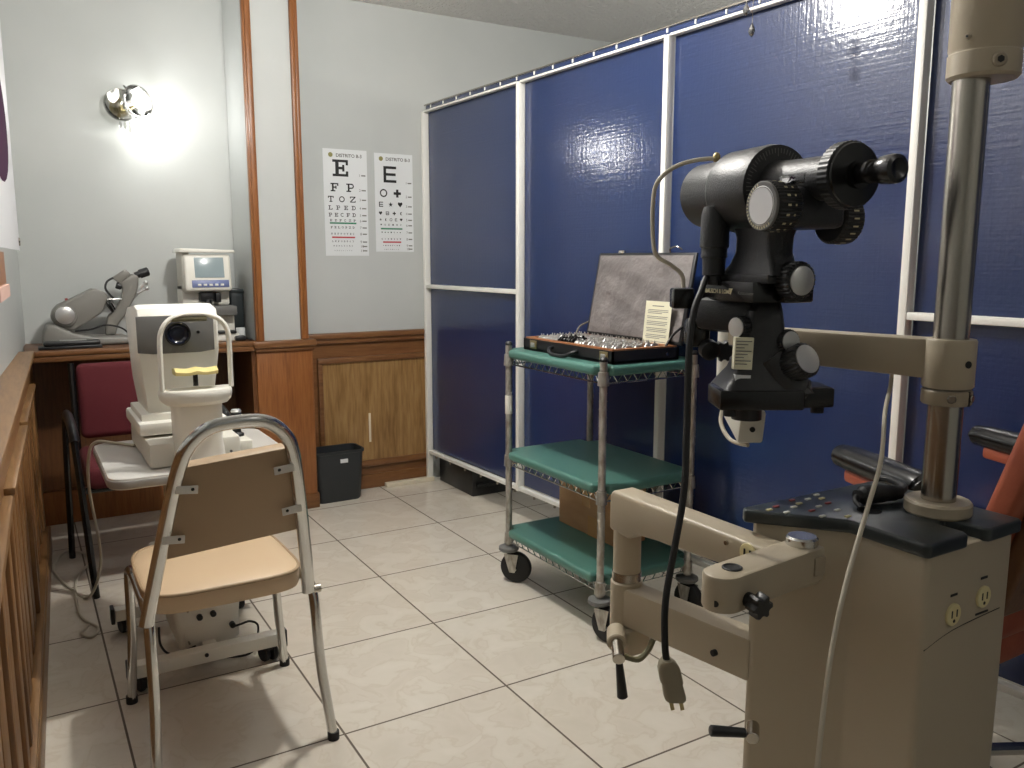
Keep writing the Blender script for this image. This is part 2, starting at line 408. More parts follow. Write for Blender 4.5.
# right wainscot
struct('trim_11', B().box(1.26, 1.99, 4.225, 4.27, .835, .866, .008).box(1.26, 1.99, 4.237, 4.27, .81, .836, .005), M['oak_h'])
struct('trim_12', B().box(1.26, 1.99, 4.255, 4.27, .07, .82), M['oak_h'])
struct('trim_13', B().box(1.36, 1.99, 4.246, 4.256, .16, .705), M['oak_pale'])
b = B().box(1.345, 1.99, 4.232, 4.262, .705, .735, .007).box(1.345, 1.372, 4.236, 4.262, .15, .71, .006).box(1.345, 1.99, 4.234, 4.262, .125, .16, .007)
struct('trim_14', b, M['oak_h'])
struct('baseboard_back', B().box(1.26, 1.99, 4.238, 4.27, 0, .078, .006), M['oak_h'])
struct('trim_15', B().box(1.70, 1.99, 4.2, 4.237, 0, .024, .003), M['white_wood'])
struct('trim_16', B().box(1.62, 1.632, 4.243, 4.2465, .26, .42, .001), M['white_wood'])

# counter in the niche
t = thing('counter', 'wooden counter shelf built into the alcove, holding the two lens meters', 'counter', (.5, 4.27, 0))
put('counter_top', B().box(xw(4.2)+.002, 1.0, 4.05, 4.478, .838, .862, .004), M['oak_dark'], t)
put('front_edge', B().box(xw(4.06)+.03, .985, 4.03, 4.052, .842, .866, .007).box(xw(4.06)+.03, .985, 4.036, 4.056, .818, .842, .004), M['oak_h'], t)
put('back_panel', B().box(xw(4.4)+.008, 1.0, 4.44, 4.478, 0, .838), M['oak_dark'], t)
put('side_panel', B().box(.965, .99, 4.06, 4.44, 0, .838), M['oak_dark'], t)
put('kick_rail', B().box(xw(4.4)+.008, .965, 4.40, 4.44, .0, .16, .004), M['oak_red'], t)

# ------------------------------------------------------------------ the blue partition
P0 = V(1.965, 4.22, 0); PD = V(.044, -1, 0).normalized(); PN = V(-1, -.044, 0).normalized()
FP = frame(P0, PD, PN)                              # x along towards the viewer, y to the room, z = x cross y (down), so use z negated below
FP = Matrix(((PD.x, PN.x, 0, P0.x), (PD.y, PN.y, 0, P0.y), (0, 0, 1, 0), (0, 0, 0, 1)))
t = thing('partition', 'tall room divider of glossy dark blue sheets laced into a white metal frame', 'divider', P0)
posts = [0, .92, 1.86, 2.81, 3.76, 4.7]
def flip(b): bmesh.ops.recalc_face_normals(b.bm, faces=b.bm.faces); return b
for i, s in enumerate(posts):
    put('post', flip(B(FP).box(s-.012, s+.012, -.022, .012, 0 if i in (0, 5) else .16, 2.03, .003)), M['white_paint'], t)
for i in range(5):
    a, c = posts[i]+.012, posts[i+1]-.012
    put('panel', flip(B(FP).box(a+.002, c-.002, -.03, -.022, .185, 2.03)), M['blue'], t)
    put('top_rail', flip(B(FP).box(a, c, -.02, .008, 2.024, 2.034, .003)), M['white_paint'], t)
    put('bottom_rail', flip(B(FP).box(a, c, -.02, .008, .162, .182, .003)), M['white_paint'], t)
    if i in (0, 3, 4): put('middle_rail', flip(B(FP).box(a, c, -.02, .010, 1.092, 1.113, .003)), M['white_paint'], t)
put('blue_hem', flip(B(FP).box(0, 4.7, -.03, -.012, 2.032, 2.06, .004)), M['blue'], t, 'strip of the blue sheet folded over the top rail')
put('top_rod', flip(B(FP).box(-.01, 4.7, -.018, -.006, 2.06, 2.068, .003)), M['steel'], t)
for k in range(34):
    put('tie', flip(B(FP).cyl((.06+k*.137, -.0115, 2.044), (.06+k*.137, -.0115, 2.058), .0038, seg=8)), M['white_paint'], t)
for k in range(20):
    put('hook', flip(B(FP).cyl((.08+k*.16, -.006, .145), (.08+k*.16, -.006, .16), .006, seg=8)), M['steel'], t)
single('storage_case', B().box(2.02, 2.3, 3.80, 4.2, .0, .155, .008).box(2.04, 2.28, 3.785, 3.80, .05, .07, .003), M['black_plastic'], 'low black case on the floor, half hidden under the far end of the blue divider', 'case', (2.16, 4.0, 0))

# ------------------------------------------------------------------ eye charts
def arc(cx, cy, ro, ri, a0, a1, n=14, sx=1):
    out = []
    for k in range(n):
        p, q = math.radians(a0+(a1-a0)*k/n), math.radians(a0+(a1-a0)*(k+1)/n)
        out.append([(cx+sx*ro*math.cos(p), cy+ro*math.sin(p)), (cx+sx*ro*math.cos(q), cy+ro*math.sin(q)), (cx+sx*ri*math.cos(q), cy+ri*math.sin(q)), (cx+sx*ri*math.cos(p), cy+ri*math.sin(p))])
    return out
def rc(*rs): return [[(a, c), (b_, c), (b_, d), (a, d)] for a, c, b_, d in rs]
def disc(cx, cy, r, n=20): return [[(cx+r*math.cos(k*2*PI/n), cy+r*math.sin(k*2*PI/n)) for k in range(n)]]
GL = {
 'E': rc((0, 0, 5, .75), (0, 4.25, 5, 5), (.9, .75, 2, 4.25), (2, 2.1, 3.1, 2.9), (3.1, 1.5, 3.8, 3.5), (4.25, .75, 5, 1.6), (4.25, 3.4, 5, 4.25)),
 'F': rc((0, 4.25, 5, 5), (0, 0, 3, .75), (.9, .75, 2, 4.25), (2, 2.1, 3.1, 2.9), (3.1, 1.5, 3.8, 3.5), (4.25, 3.3, 5, 4.25)),
 'P': rc((0, 0, 3, .75), (.9, .75, 2, 4.25), (0, 4.25, 3.3, 5), (2, 1.9, 3.3, 2.65))+arc(3.3, 3.45, 1.55, .8, -90, 90),
 'T': rc((0, 4.25, 5, 5), (0, 3.3, .75, 4.25), (4.25, 3.3, 5, 4.25), (2, .75, 3, 4.25), (1.2, 0, 3.8, .75)),
 'O': arc(2.5, 2.5, 2.5, 1.7, 0, 360, 28),
 'C': arc(2.5, 2.5, 2.5, 1.65, 40, 320, 22),
 'Z': rc((0, 4.25, 5, 5), (0, 0, 5, .75), (0, 3.4, .75, 4.25), (4.25, .75, 5, 1.6))+[[(0, .75), (1.3, .75), (5, 4.25), (3.7, 4.25)]],
 'L': rc((0, 0, 5, .75), (.9, .75, 2, 4.25), (0, 4.25, 2.9, 5), (4.25, .75, 5, 1.8)),
 'D': rc((0, 0, 2.6, .75), (0, 4.25, 2.6, 5), (.9, .75, 2, 4.25))+arc(2.6, 2.5, 2.5, 1.7, -90, 90),
 'e': rc((.3, 0, 4.6, .8), (.3, 4.2, 4.6, 5), (.3, .8, 1.2, 4.2), (1.2, 2.1, 4.4, 2.9)),
 '+': rc((0, 1.7, 5, 3.3), (1.7, 0, 3.3, 1.7), (1.7, 3.3, 3.3, 5)),
 '*': [[(2.5+(2.5 if k % 2 == 0 else 1.05)*math.sin(k*PI/5), 2.5+(2.5 if k % 2 == 0 else 1.05)*math.cos(k*PI/5)) for k in range(10)]],
 'h': [[(2.5, 0), (4.9, 2.9), (4.9, 4.2), (4.2, 5), (3.2, 4.9), (2.5, 4.1), (1.8, 4.9), (.8, 5), (.1, 4.2), (.1, 2.9)]],
 's': rc((0, 0, 5, .9), (0, .9, .9, 5), (4.1, .9, 5, 5), (.9, 2, 4.1, 2.7), (.9, 4.1, 4.1, 5)),
 'm': [[(3.9, 4.8), (2.6, 4.9), (1.3, 3.9), (1, 2.5), (1.3, 1.1), (2.6, .1), (3.9, .2), (3, 1.2), (2.7, 2.5), (3, 3.8)]],
 'q': rc((.3, .3, 4.7, 4.7)), 'x': disc(2.5, 2.5, 2)}
def glyph(b, ch, x, z, sz, y):
    for pg in GL[ch]: b.poly([(x+p*sz/5, y, z+q_*sz/5) for p, q_ in pg])
def chart(x0, x1, z0, z1, rows, right, label, bars):
    y = YB-.0015
    t = thing('eye_chart', label, 'eye chart', ((x0+x1)/2, YB, z0))
    put('paper', B().box(x0, x1, y-.0008, y+.001, z0, z1), M['paper'], t)
    W = x1-x0; H = z1-z0; yy = y-.0016
    for zf, sf, s, cx, span in rows:
        sz = sf*H; n = len(s); z = z1-zf*H-sz/2
        for k, ch in enumerate(s):
            x = x0+cx*W+(span*W*(k/(n-1)-.5) if n > 1 else 0)-sz/2
            b = B(); glyph(b, ch, x, z, sz, yy)
            put('letter' if ch.isupper() or ch == 'e' else 'symbol', b, M['ink'], t)
    b = B(); text(b, 'DISTRITO B-3', .0235, (x0+.29*W, yy, z1-.072*H), (1, 0, 0), (0, 0, 1), bold=.0006); put('heading', b, M['ink_grey'], t)
    b = B()
    for pg in disc(x0+.17*W, z1-.055*H, .012): b.poly([(p_, yy, q_) for p_, q_ in pg])
    put('emblem', b, M['emblem'], t)
    for k, zf in enumerate(right):
        b = B(); text(b, str(k+1), .019, (x0+.8*W, yy, z1-zf*H-.007), (1, 0, 0), (0, 0, 1))
        b.box(x0+.86*W, x0+.96*W, yy, yy+.0004, z1-zf*H-.004, z1-zf*H+.002)
        put('line_number', b, M['ink_grey'], t)
    (g0, ga, gb), (r0, ra, rb) = bars
    put('green_bar', B().box(x0+ga*W, x0+gb*W, yy, yy+.0006, z1-g0*H-.004, z1-g0*H+.004), M['chart_green'], t)
    put('red_bar', B().box(x0+ra*W, x0+rb*W, yy, yy+.0006, z1-r0*H-.004, z1-r0*H+.004), M['chart_red'], t)
chart(1.418, 1.655, 1.268, 1.812, [(.175, .155, 'E', .385, 0), (.355, .078, 'FP', .42, .36), (.465, .056, 'TOZ', .40, .5), (.545, .04, 'LPED', .4, .53), (.612, .035, 'PECFD', .4, .54), (.664, .022, 'EDFCZP', .41, .54), (.73, .02, 'FELOPZD', .4, .5), (.79, .016, 'DEFPOTEC', .4, .5), (.862, .015, 'LEFODPCT', .4, .47), (.905, .012, 'FDPLTCEO', .4, .42), (.95, .008, 'PEZOLCFTD', .4, .38)],
      [.235, .375, .466, .546, .612, .665, .73, .79, .865, .908, .95], 'left wall eye chart of slab serif letters from a large E down', ((.69, .11, .72), (.824, .15, .68)))
chart(1.697, 1.916, 1.29, 1.806, [(.21, .165, 'e', .4, 0), (.40, .082, 'O+', .4, .36), (.515, .052, 'e*h', .4, .5), (.605, .036, 'hs+m', .4, .54), (.67, .03, '*mOeh', .4, .54), (.722, .018, 'hOeqxm', .4, .52), (.80, .015, 'h+xqm*x', .4, .48), (.868, .014, 'emxqxeh', .4, .48), (.935, .012, '*qx+emxq', .4, .42), (.975, .008, 'xqmxqe*x', .4, .36)],
      [.29, .43, .53, .605, .67, .726, .80, .868, .935, .97], 'right wall eye chart with sans E, ring, cross, star and heart symbols', ((.763, .13, .7), (.9, .18, .66)))

# ------------------------------------------------------------------ sconce, banner, things high on the left
t = thing('wall_sconce', 'lit crystal wall sconce with clear glass bowl and hanging drops', 'wall lamp', (.53, YN, 1.97))
put('back_plate', B().lathe([(0, 0), (.042, 0), (.044, .006), (.03, .014), (.012, .022), (0, .022)], (.505, YN, 1.96), (0, -1, 0)), M['brass'], t)
put('arm', B().tube([(.505, YN-.02, 1.96), (.505, YN-.06, 1.93), (.53, YN-.10, 1.935), (.555, YN-.115, 1.955)], .006, smooth=6), M['brass'], t)
put('bulb_socket', B().cyl((.53, YN-.1, 1.965), (.556, YN-.118, 1.972), .014, .012), M['brushed'], t)
put('glass_bowl', B().lathe([(.012, 0), (.04, .006), (.064, .022), (.073, .048), (.073, .051), (.062, .025), (.04, .009), (.012, .003)], (.545, YN-.10, 1.965), (.45, -.8, .12), 32), M['glass'], t)
put('glass_ring', B().ring((.570, YN-.142, 1.972), (.45, -.8, .12), .073, .005, 36), M['crystal'], t)
b = B()
for k in range(24):
    a = k*PI/12; fr_ = frame((.563, YN-.13, 1.970), (.87, .49, 0), (.05, -.1, .99))
    c_ = fr_ @ V(.07*math.cos(a), .07*math.sin(a), 0); b.ball(c_, .0055, 8)
put('bead_rim', b, M['crystal'], t)
put('saucer', B().lathe([(.01, 0), (.05, .004), (.072, .018), (.071, .021), (.048, .008), (.01, .003)], (.505, YN-.03, 1.965), (.1, -1, .1), 32), M['crystal'], t)
put('saucer_rim', B().ring((.507, YN-.05, 1.967), (.1, -1, .1), .072, .004, 32), M['crystal'], t)
put('bulb', B().ball((.575, YN-.145, 1.975), .03), M['bulb'], t)
put('top_rod', B().tube([(.54, YN-.09, 1.985), (.535, YN-.07, 2.03), (.525, YN-.05, 2.055)], .004, smooth=5), M['crystal'], t)
for x, z in ((.515, 1.905), (.535, 1.89), (.558, 1.90), (.495, 1.91)):
    put('crystal_drop', B().lathe([(0, 0), (.004, -.006), (.002, -.014), (.007, -.034), (.005, -.046), (0, -.054)], (x, YN-.085, z), (0, 0, 1), 8), M['crystal'], t)

t = thing('banner', 'white vinyl banner with metal eyelets and a dark purple picture hanging on the left wall', 'banner', (xw(2.8), 2.8, 1.285))
def sheet(x, y0, y1, z0, z1, dx):
    return B().prism([(xw(y0)+x, y0), (xw(y0)+x+dx, y0), (xw(y1)+x+dx, y1), (xw(y1)+x, y1)], (0, 0, z0), (1, 0, 0), (0, 1, 0), z1-z0)
put('sheet', sheet(.042, 1.6, 3.53, 1.285, 2.5, .003), M['banner'], t)
b = B(); pts = []
for k in range(25):
    a = k*2*PI/24
for k in range(24):
    pts.append((2.75+.55*math.cos(k*2*PI/24), 1.67+.2*math.sin(k*2*PI/24)))
b.poly([(xw(q[0])+.0458, q[0], q[1]) for q in pts]); put('picture', b, M['purple'], t)
for y, z in ((3.49, 1.315), (3.49, 2.2)):
    put('eyelet', B().ring((xw(y)+.046, y, z), (1, -.055, 0), .011, .004, 16, 6), M['steel'], t)
t = thing('wall_bracket', 'small brown wooden bracket with a pink cloth, low on the left wall under the banner', 'bracket', (xw(2.6), 2.6, 1.14))
put('board', sheet(.002, 2.3, 2.72, 1.19, 1.275, .034), M['oak_red'], t)
put('cloth', sheet(.002, 2.3, 2.7, 1.155, 1.188, .042), M['pink'], t, 'folded pink cloth')

t = thing('crystal_drop', 'lower of two crystal drops on threads in front of the divider', 'crystal', (1.852, 1.784, 1.89), 0, 'hanging crystals')
DR = [(0, .022), (.006, .012), (.010, 0), (.007, -.011), (0, -.017)]
put('pendant', B().lathe(DR, (1.852, 1.784, 1.892), seg=8), M['dark_crystal'], t)
put('thread', B().cyl((1.852, 1.784, 1.912), (1.852, 1.784, ZC), .0007, seg=5), M['white_cable'], t)
t2 = thing('crystal_drop', 'upper of two crystal drops on threads in front of the divider', 'crystal', (1.838, 1.795, 1.945), 0, 'hanging crystals')
put('pendant', B().lathe(DR, (1.838, 1.795, 1.947), seg=8), M['dark_crystal'], t2)
put('thread', B().cyl((1.838, 1.795, 1.966), (1.838, 1.795, ZC), .0007, seg=5), M['white_cable'], t2)

# ------------------------------------------------------------------ waste bin
t = thing('waste_bin', 'small black plastic waste bin on the floor against the wood panelling', 'bin', (1.392, 4.148, 0))
def rr3(w, d, r, cx, cy, z): return [(x, y, z) for x, y in rrect(w, d, r, 5, cx, cy)]
cx, cy = 1.392, 4.148
put('body', B().loft([rr3(.225, .13, .03, cx, cy, .0), rr3(.235, .138, .03, cx, cy, .01), rr3(.262, .158, .03, cx, cy, .255), rr3(.276, .17, .03, cx, cy, .257), rr3(.276, .17, .03, cx, cy, .27), rr3(.256, .152, .028, cx, cy, .27), rr3(.225, .13, .025, cx, cy, .02)]), M['bin_plastic'], t)
put('sticker', B().box(1.392, 1.432, 4.0645, 4.067, .208, .228), M['paper'], t, 'small white sticker')

# ------------------------------------------------------------------ black armchair behind the table
t = thing('armchair', 'black tube framed armchair with burgundy fabric seat and back, before the counter', 'chair', (.43, 3.6, 0))
put('seat', B().box(.185, .67, 3.34, 3.80, .41, .495, .03, 4), M['burgundy'], t)
bk = B(); bk.M = Matrix.Translation((0, 3.8, .5)) @ Matrix.Rotation(-.12, 4, 'X')
bk.box(.20, .66, -.03, .025, .02, .33, .03, 4); put('backrest', bk, M['burgundy'], t)
for x, f in ((.155, 1), (.695, -1)):
    put('side_frame', B().tube([(x+.03*f, 3.343, .002), (x+.015*f, 3.36, .3), (x, 3.375, .57), (x-.005*f, 3.42, .625), (x-.005*f, 3.6, .63), (x-.005*f, 3.76, .615), (x-.01*f, 3.83, .55), (x-.02*f, 3.866, .002)], .016, 12, smooth=6, flat=.8), M['black_gloss'], t)
    put('armrest', B().tube([(x, 3.375, .595), (x-.003*f, 3.41, .635), (x-.003*f, 3.6, .645), (x-.003*f, 3.75, .632)], .024, 12, smooth=6, flat=.7), M['black_plastic'], t)
    put('upright', B().tube([(x+.03*f, 3.79, .40), (x+.03*f, 3.80, .55), (x+.03*f, 3.845, .83)], .013, 10, smooth=4), M['black_gloss'], t)
put('under_frame', B().tube([(.18, 3.4, .40), (.67, 3.4, .40)], .012).tube([(.18, 3.78, .40), (.67, 3.78, .40)], .012), M['black_gloss'], t)
single('cable', B().tube([(.30, 2.86, .6655), (.25, 2.93, .6655), (.20, 2.985, .664), (.178, 3.02, .62), (.175, 3.1, .48), (.20, 3.2, .2), (.16, 3.32, .02), (.1, 3.5, .008), (.06, 3.75, .008), (.12, 3.95, .008), (.2, 3.8, .008), (.13, 3.55, .007), (.12, 3.2, .006), (.165, 3.05, .006), (.14, 2.98, .006), (.115, 3.03, .006), (.14, 3.09, .006)], .005, 8, smooth=8), M['white_cable'], 'pale cable dropping from the white table to a loop on the floor by the armchair', 'cable', (.13, 3.3, 0))

# ------------------------------------------------------------------ instrument table
t = thing('instrument_table', 'white wheeled instrument table with tapered pedestal, behind the tan chair', 'table', (.43, 2.72, 0))
put('table_top', B().prism(rrect(.525, .535, .05, 6, .45, 2.715), (0, 0, .628), (1, 0, 0), (0, 1, 0), .032, .004), M['laminate'], t)
put('edge_band', B().prism(rrect(.531, .541, .053, 6, .45, 2.715), (0, 0, .632), (1, 0, 0), (0, 1, 0), .022, .003), M['edge_grey'], t)
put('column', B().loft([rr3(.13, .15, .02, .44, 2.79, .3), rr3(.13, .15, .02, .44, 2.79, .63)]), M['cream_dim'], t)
put('pedestal', B().loft([rr3(.17, .30, .02, .445, 2.73, .07), rr3(.235, .32, .02, .44, 2.73, .33)]), M['cream'], t)
pnl = put('switch_panel', B().prism([(-.08, 0), (.08, 0), (.085, .13), (-.085, .13)], (.453, 2.573, .085), (1, 0, 0), (0, .07, 1), -.012, .002), M['cream'], t)
for x, z in ((-.035, .085), (.005, .088), (.06, .04)):
    put('fuse_cap', B().cyl((.453+x, 2.575+.07*z, .085+z), (.453+x, 2.555+.07*z, .085+z), .009, bev=.002, seg=14), M['black_plastic'], pnl)
for x, z in ((-.07, .115), (.072, .117), (-.07, .012)):
    put('screw', B().cyl((.453+x, 2.575, .085+z), (.453+x, 2.558, .085+z), .003, seg=8), M['steel'], pnl)
for y in (2.52, 2.97):
    put('foot_bar', B().box(.215, .65, y-.022, y+.022, .052, .092, .003), M['cream'], t)
    for x in (.213, .652):
        put('bar_cap', B().box(min(x, x+(-.012 if x < .4 else .012)), max(x, x+(-.012 if x < .4 else .012)), y-.023, y+.023, .045, .1, .003), M['black_plastic'], t)
    for x in (.25, .61):
        w = put('caster', B().cyl((x, y, .04), (x, y, .056), .014), M['black_plastic'], t)
        for dx in (-.013, .013): put('wheel', B().lathe([(.012, -.009), (.023, -.009), (.026, -.005), (.026, .005), (.023, .009), (.012, .009)], (x+dx, y+.008, .026), (1, .3, 0), 20), M['black_rubber'], w)
put('centre_bar', B().box(.42, .46, 2.52, 2.97, .055, .09, .003), M['cream_dim'], t)
put('bar_screw', B().cyl((.42, 2.499, .078), (.42, 2.494, .078), .006, seg=12), M['black_plastic'], t)
put('power_lead', B().tube([(.513, 2.553, .125), (.53, 2.535, .135), (.56, 2.53, .14), (.585, 2.54, .11), (.57, 2.57, .02), (.5, 2.6, .006), (.45, 2.66, .006)], .0035, 8, smooth=6), M['black_rubber'], t)
put('side_lead', B().tube([(.30, 2.56, .17), (.30, 2.54, .12), (.33, 2.54, .085), (.4, 2.56, .085)], .0035, 8, smooth=6), M['black_rubber'], t)

# ------------------------------------------------------------------ autorefractor
t = thing('autorefractor', 'cream autorefractor with dark lens window and chin rest on the white table', 'eye examination machine', (.43, 2.72, .66))
# moving head: side outline swept across
prof = [(2.665, .795), (2.635, .955), (2.622, .985), (2.62, 1.092), (2.634, 1.112), (2.70, 1.121), (2.86, 1.108), (2.915, 1.083), (2.92, .88), (2.90, .795)]
b = B()
secs = []
for x, k in ((.304, .955), (.307, .985), (.317, 1.0), (.513, 1.0), (.524, .985), (.528, .955)):
    secs.append([(x+(.0 if z > .97 else (.018 if x < .4 else -.018)*(.97-z)/.17), 2.78+(y-2.78)*k, .96+(z-.96)*k) for y, z in prof])
b.loft(secs); hd = put('measuring_head', b, M['cream'], t)
b = B().prism([(-.107, 0), (-.066, -.005), (-.05, -.005), (.05, -.005), (.066, -.005), (.107, 0), (.107, .106), (-.107, .106)], (.407, 2.6225, .985), (1, 0, 0), (0, 0, 1), .006, .002)
put('window', b, M['grey_panel'], hd, 'dark grey window panel')
put('lens', B().lathe([(.036, 0), (.036, .012), (.03, .016), (.027, .01), (.02, .006), (.012, .008), (0, .009)], (.41, 2.618, 1.038), (0, -1, 0)), M['lens_glass'], hd, 'round black lens')
put('lens_ring', B().ring((.41, 2.603, 1.038), (0, 1, 0), .0325, .0035), M['black_gloss'], hd)
put('sensor', B().cyl((.468, 2.618, 1.04), (.468, 2.612, 1.04), .0045, seg=12), M['black_gloss'], hd)
put('sliding_base', B().box(.288, .54, 2.60, 2.93, .742, .78, .008).box(.30, .52, 2.64, 2.9, .775, .80, .003), M['cream'], t)
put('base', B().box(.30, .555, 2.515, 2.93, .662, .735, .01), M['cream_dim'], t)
ck = put('chin_rest_column', B().loft([rr3(.145, .10, .02, .435, 2.525, .662), rr3(.13, .09, .02, .435, 2.525, .74), rr3(.135, .09, .02, .436, 2.525, .85)]), M['cream'], t)
n = 16; pl = [(.099*math.cos(PI+k*PI/n), .07*math.sin(PI+k*PI/n)) for k in range(n+1)]
pl = [(.101, .03)]+[(a, c) for a, c in pl[::-1]]+[(-.101, .03)]
b = B()
b.loft([[(.438+a*.86, 2.52+c*.8, .842) for a, c in pl], [(.438+a*.96, 2.52+c*.97, .853) for a, c in pl], [(.438+a, 2.52+c, .868) for a, c in pl], [(.438+a, 2.52+c, .88) for a, c in pl], [(.438+a*.96, 2.52+c*.95, .886) for a, c in pl]])
put('chin_platform', b, M['cream'], ck)
arch = [(.345, .885), (.345, .95), (.346, 1.02), (.352, 1.055), (.37, 1.082), (.40, 1.097), (.44, 1.101), (.48, 1.097), (.512, 1.082), (.53, 1.055), (.535, 1.02), (.535, .95), (.535, .885)]
put('head_frame', B().tube([(x, 2.515, z) for x, z in arch], .0072, 12, smooth=5, flat=1.7, up=(0, 1, 0)), M['cream'], ck)
put('forehead_pad', B().box(.378, .476, 2.503, 2.53, 1.080, 1.093, .004), M['olive_pad'], ck, 'olive forehead strip')
b = B()
sec = []
for k in range(13):
    u = -1+k/6; zz = .012*abs(u)*0+.005*(1-abs(math.cos(u*PI*.5)))+.006*math.exp(-(u*4)**2)
    sec.append([(.437+.058*u, 2.49+.0*u, .926+zz*.5), (.437+.058*u, 2.545, .926+zz*.5), (.437+.058*u, 2.55, .938+zz), (.437+.058*u, 2.51, .944+zz), (.437+.058*u, 2.485, .934+zz)])
put('chin_pad', b.loft(sec), M['yellow'], ck, 'yellow chin pad')
put('chin_post', B().cyl((.437, 2.52, .893), (.437, 2.52, .93), .007, seg=16), M['black_gloss'], ck)
put('joystick', B().lathe([(.022, 0), (.022, .012), (.014, .018), (.012, .04), (.018, .05), (.019, .072), (.014, .08), (0, .081)], (.58, 2.68, .735-.04), (0, 0, 1), 20), M['black_plastic'], t)
put('joystick_base', B().box(.54, .61, 2.60, 2.80, .662, .70, .008), M['cream_dim'], t)
put('joystick_cap', B().lathe([(.014, 0), (.017, .004), (.013, .01), (0, .012)], (.58, 2.68, .775), (0, 0, 1), 18), M['brushed'], t)
for x, z in ((.455, .70), (.505, .69)): put('base_screw', B().cyl((x+.02, 2.516, z), (x+.02, 2.512, z), .004, seg=10), M['grey_panel'], t)

# ------------------------------------------------------------------ tan chair
t = thing('side_chair', 'tan vinyl side chair with chrome frame, seen from behind in the foreground', 'chair', (.43, 2.25, 0))
def rect_arch(o): pass
so = []
for k in range(40):
    a = k*2*PI/40; c, s_ = math.cos(a), math.sin(a); e_ = .42
    so.append((.41+.193*math.copysign(abs(c)**e_, c)*(1-.05*s_), 2.255+.208*math.copysign(abs(s_)**e_, s_)))
def rim(k, z): return [(.41+(x-.41)*k, 2.255+(y-2.255)*k, z) for x, y in so]
put('seat', B().loft([rim(.93, .405), rim(.985, .41), rim(1.0, .42), rim(1.0, .448), rim(.985, .457), rim(.93, .463), rim(.7, .468), rim(.3, .47)]), M['tan_vinyl'], t)
put('piping', B().tube(rim(.992, .456), .0046, 8, closed=True), M['tan_board'], t)
# backrest: plane leaning towards the viewer
def bp_(u, w, off=0): # u across, w up the slope
    return (.405+u, 2.02-.11*w/.45+off, .43+w)
fr = [(-.194, -.022), (-.183, .04), (-.146, .23), (-.118, .36), (-.092, .42), (-.048, .455), (.015, .463), (.072, .457), (.116, .425), (.14, .37), (.162, .23), (.186, .04), (.192, -.02)]
put('back_frame', B().tube([bp_(u, w) for u, w in fr], .0165, 14, smooth=6, flat=.7, up=(0, 1, .2)), M['chrome'], t)
pan = [(-.172, .15), (-.165, .142), (.172, .168), (.176, .175), (.132, .385), (.12, .396), (-.104, .376), (-.116, .364)]
b = B(); n_ = V(0, 1, .245).normalized()
b.prism(pan, bp_(0, 0, .004), (1, 0, 0), (0, -.2375, .9714), -.034, .006)
put('backrest', b, M['tan_board'], t)
for u, w, sg in ((-.102, .315, 1), (-.132, .195, 1), (.116, .335, -1), (.138, .225, -1)):
    c = V(*bp_(u, w, -.012)); tb = put('back_tab', B().box(-.024, .024, -.0025, .001, -.0095, .0095, .0012, m=Matrix.Translation(c) @ Matrix.Rotation(sg*.1, 4, 'Y')), M['tab_metal'], t)
    c2 = V(*bp_(u+.012*sg, w, -.015)); put('screw', B().ball(c2, (.004, .003, .004), 10), M['black_gloss'], tb)
for sg, xs in ((-1, .222), (1, .605)):
    o = .012*sg if sg > 0 else -.003
    rear = [(xs+o*2.4+.008*sg, 2.02-.02, .004), (xs+o*1.6, 2.03, .2), (xs+o, 2.045, .37), (xs+o*.8, 2.075, .415), (xs+o*.5, 2.14, .42)]
    frnt = [(xs+o*2.6+.008*sg, 2.47, .004), (xs+o*1.8, 2.455, .2), (xs+o*1.2, 2.44, .375), (xs+o*.8, 2.41, .413), (xs+o*.5, 2.34, .42)]
    for pts in (rear, frnt):
        lg = put('leg', B().tube(pts, .0145, 12, smooth=6, flat=.9), M['chrome'], t)
        p0 = pts[0]; put('foot_cap', B().cyl((p0[0], p0[1], 0), (p0[0], p0[1], .022), .0155, seg=16), M['black_rubber'], lg)
    put('side_rail', B().tube([(xs+o*.5, 2.12, .42), (xs+o*.5, 2.36, .42)], .012, 10), M['chrome'], t)
    put('pivot_bolt', B().cyl((xs+o*.4, 2.035, .41), (xs+o*2.2, 2.035, .41), .011, seg=14), M['steel'], t)

# ------------------------------------------------------------------ on the counter
LY = 4.30; CT = .8625
def lx(c): return .0497+.00055*c
def lz(c): return 1.267-.000559*c
t = thing('lens_meter', 'old grey manual lens meter with silver dial and slanted eyepiece on the counter', 'lens meter', (.33, LY, CT))
put('base', B().prism([(lx(x), lz(y)) for x, y in ((90, 722), (105, 610), (130, 545), (190, 540), (330, 620), (480, 650), (700, 655), (760, 680), (790, 722))], (0, LY+.08, 0), (1, 0, 0), (0, 0, 1), .16, .014, 3), M['grey_mach'], t)
put('body', B().prism([(lx(x), lz(y)) for x, y in ((165, 500), (175, 440), (215, 395), (480, 265), (500, 262), (575, 290), (600, 340), (545, 460), (440, 530), (330, 600), (260, 590), (200, 560))], (0, LY+.045, 0), (1, 0, 0), (0, 0, 1), .10, .016, 3), M['grey_mach'], t)
put('dial_rim', B().lathe([(.047, 0), (.047, .014), (.044, .018), (0, .018)], (lx(272), LY-.055, lz(478)), (0, -1, 0)), M['grey_mach'], t)
put('dial', B().lathe([(.039, 0), (.039, .016), (.036, .018), (0, .018)], (lx(266), LY-.072, lz(470)), (0, -1, 0)), M['brushed'], t, 'silver dial')
put('red_knob', B().cyl((lx(295), LY, lz(365)), (lx(290), LY, lz(340)), .006, seg=12), M['red'], t)
arm = [(600, 470), (650, 420), (705, 340), (715, 300), (735, 250), (690, 210), (790, 130), (850, 160), (845, 240), (810, 330), (760, 410), (720, 470), (660, 545), (600, 500)]
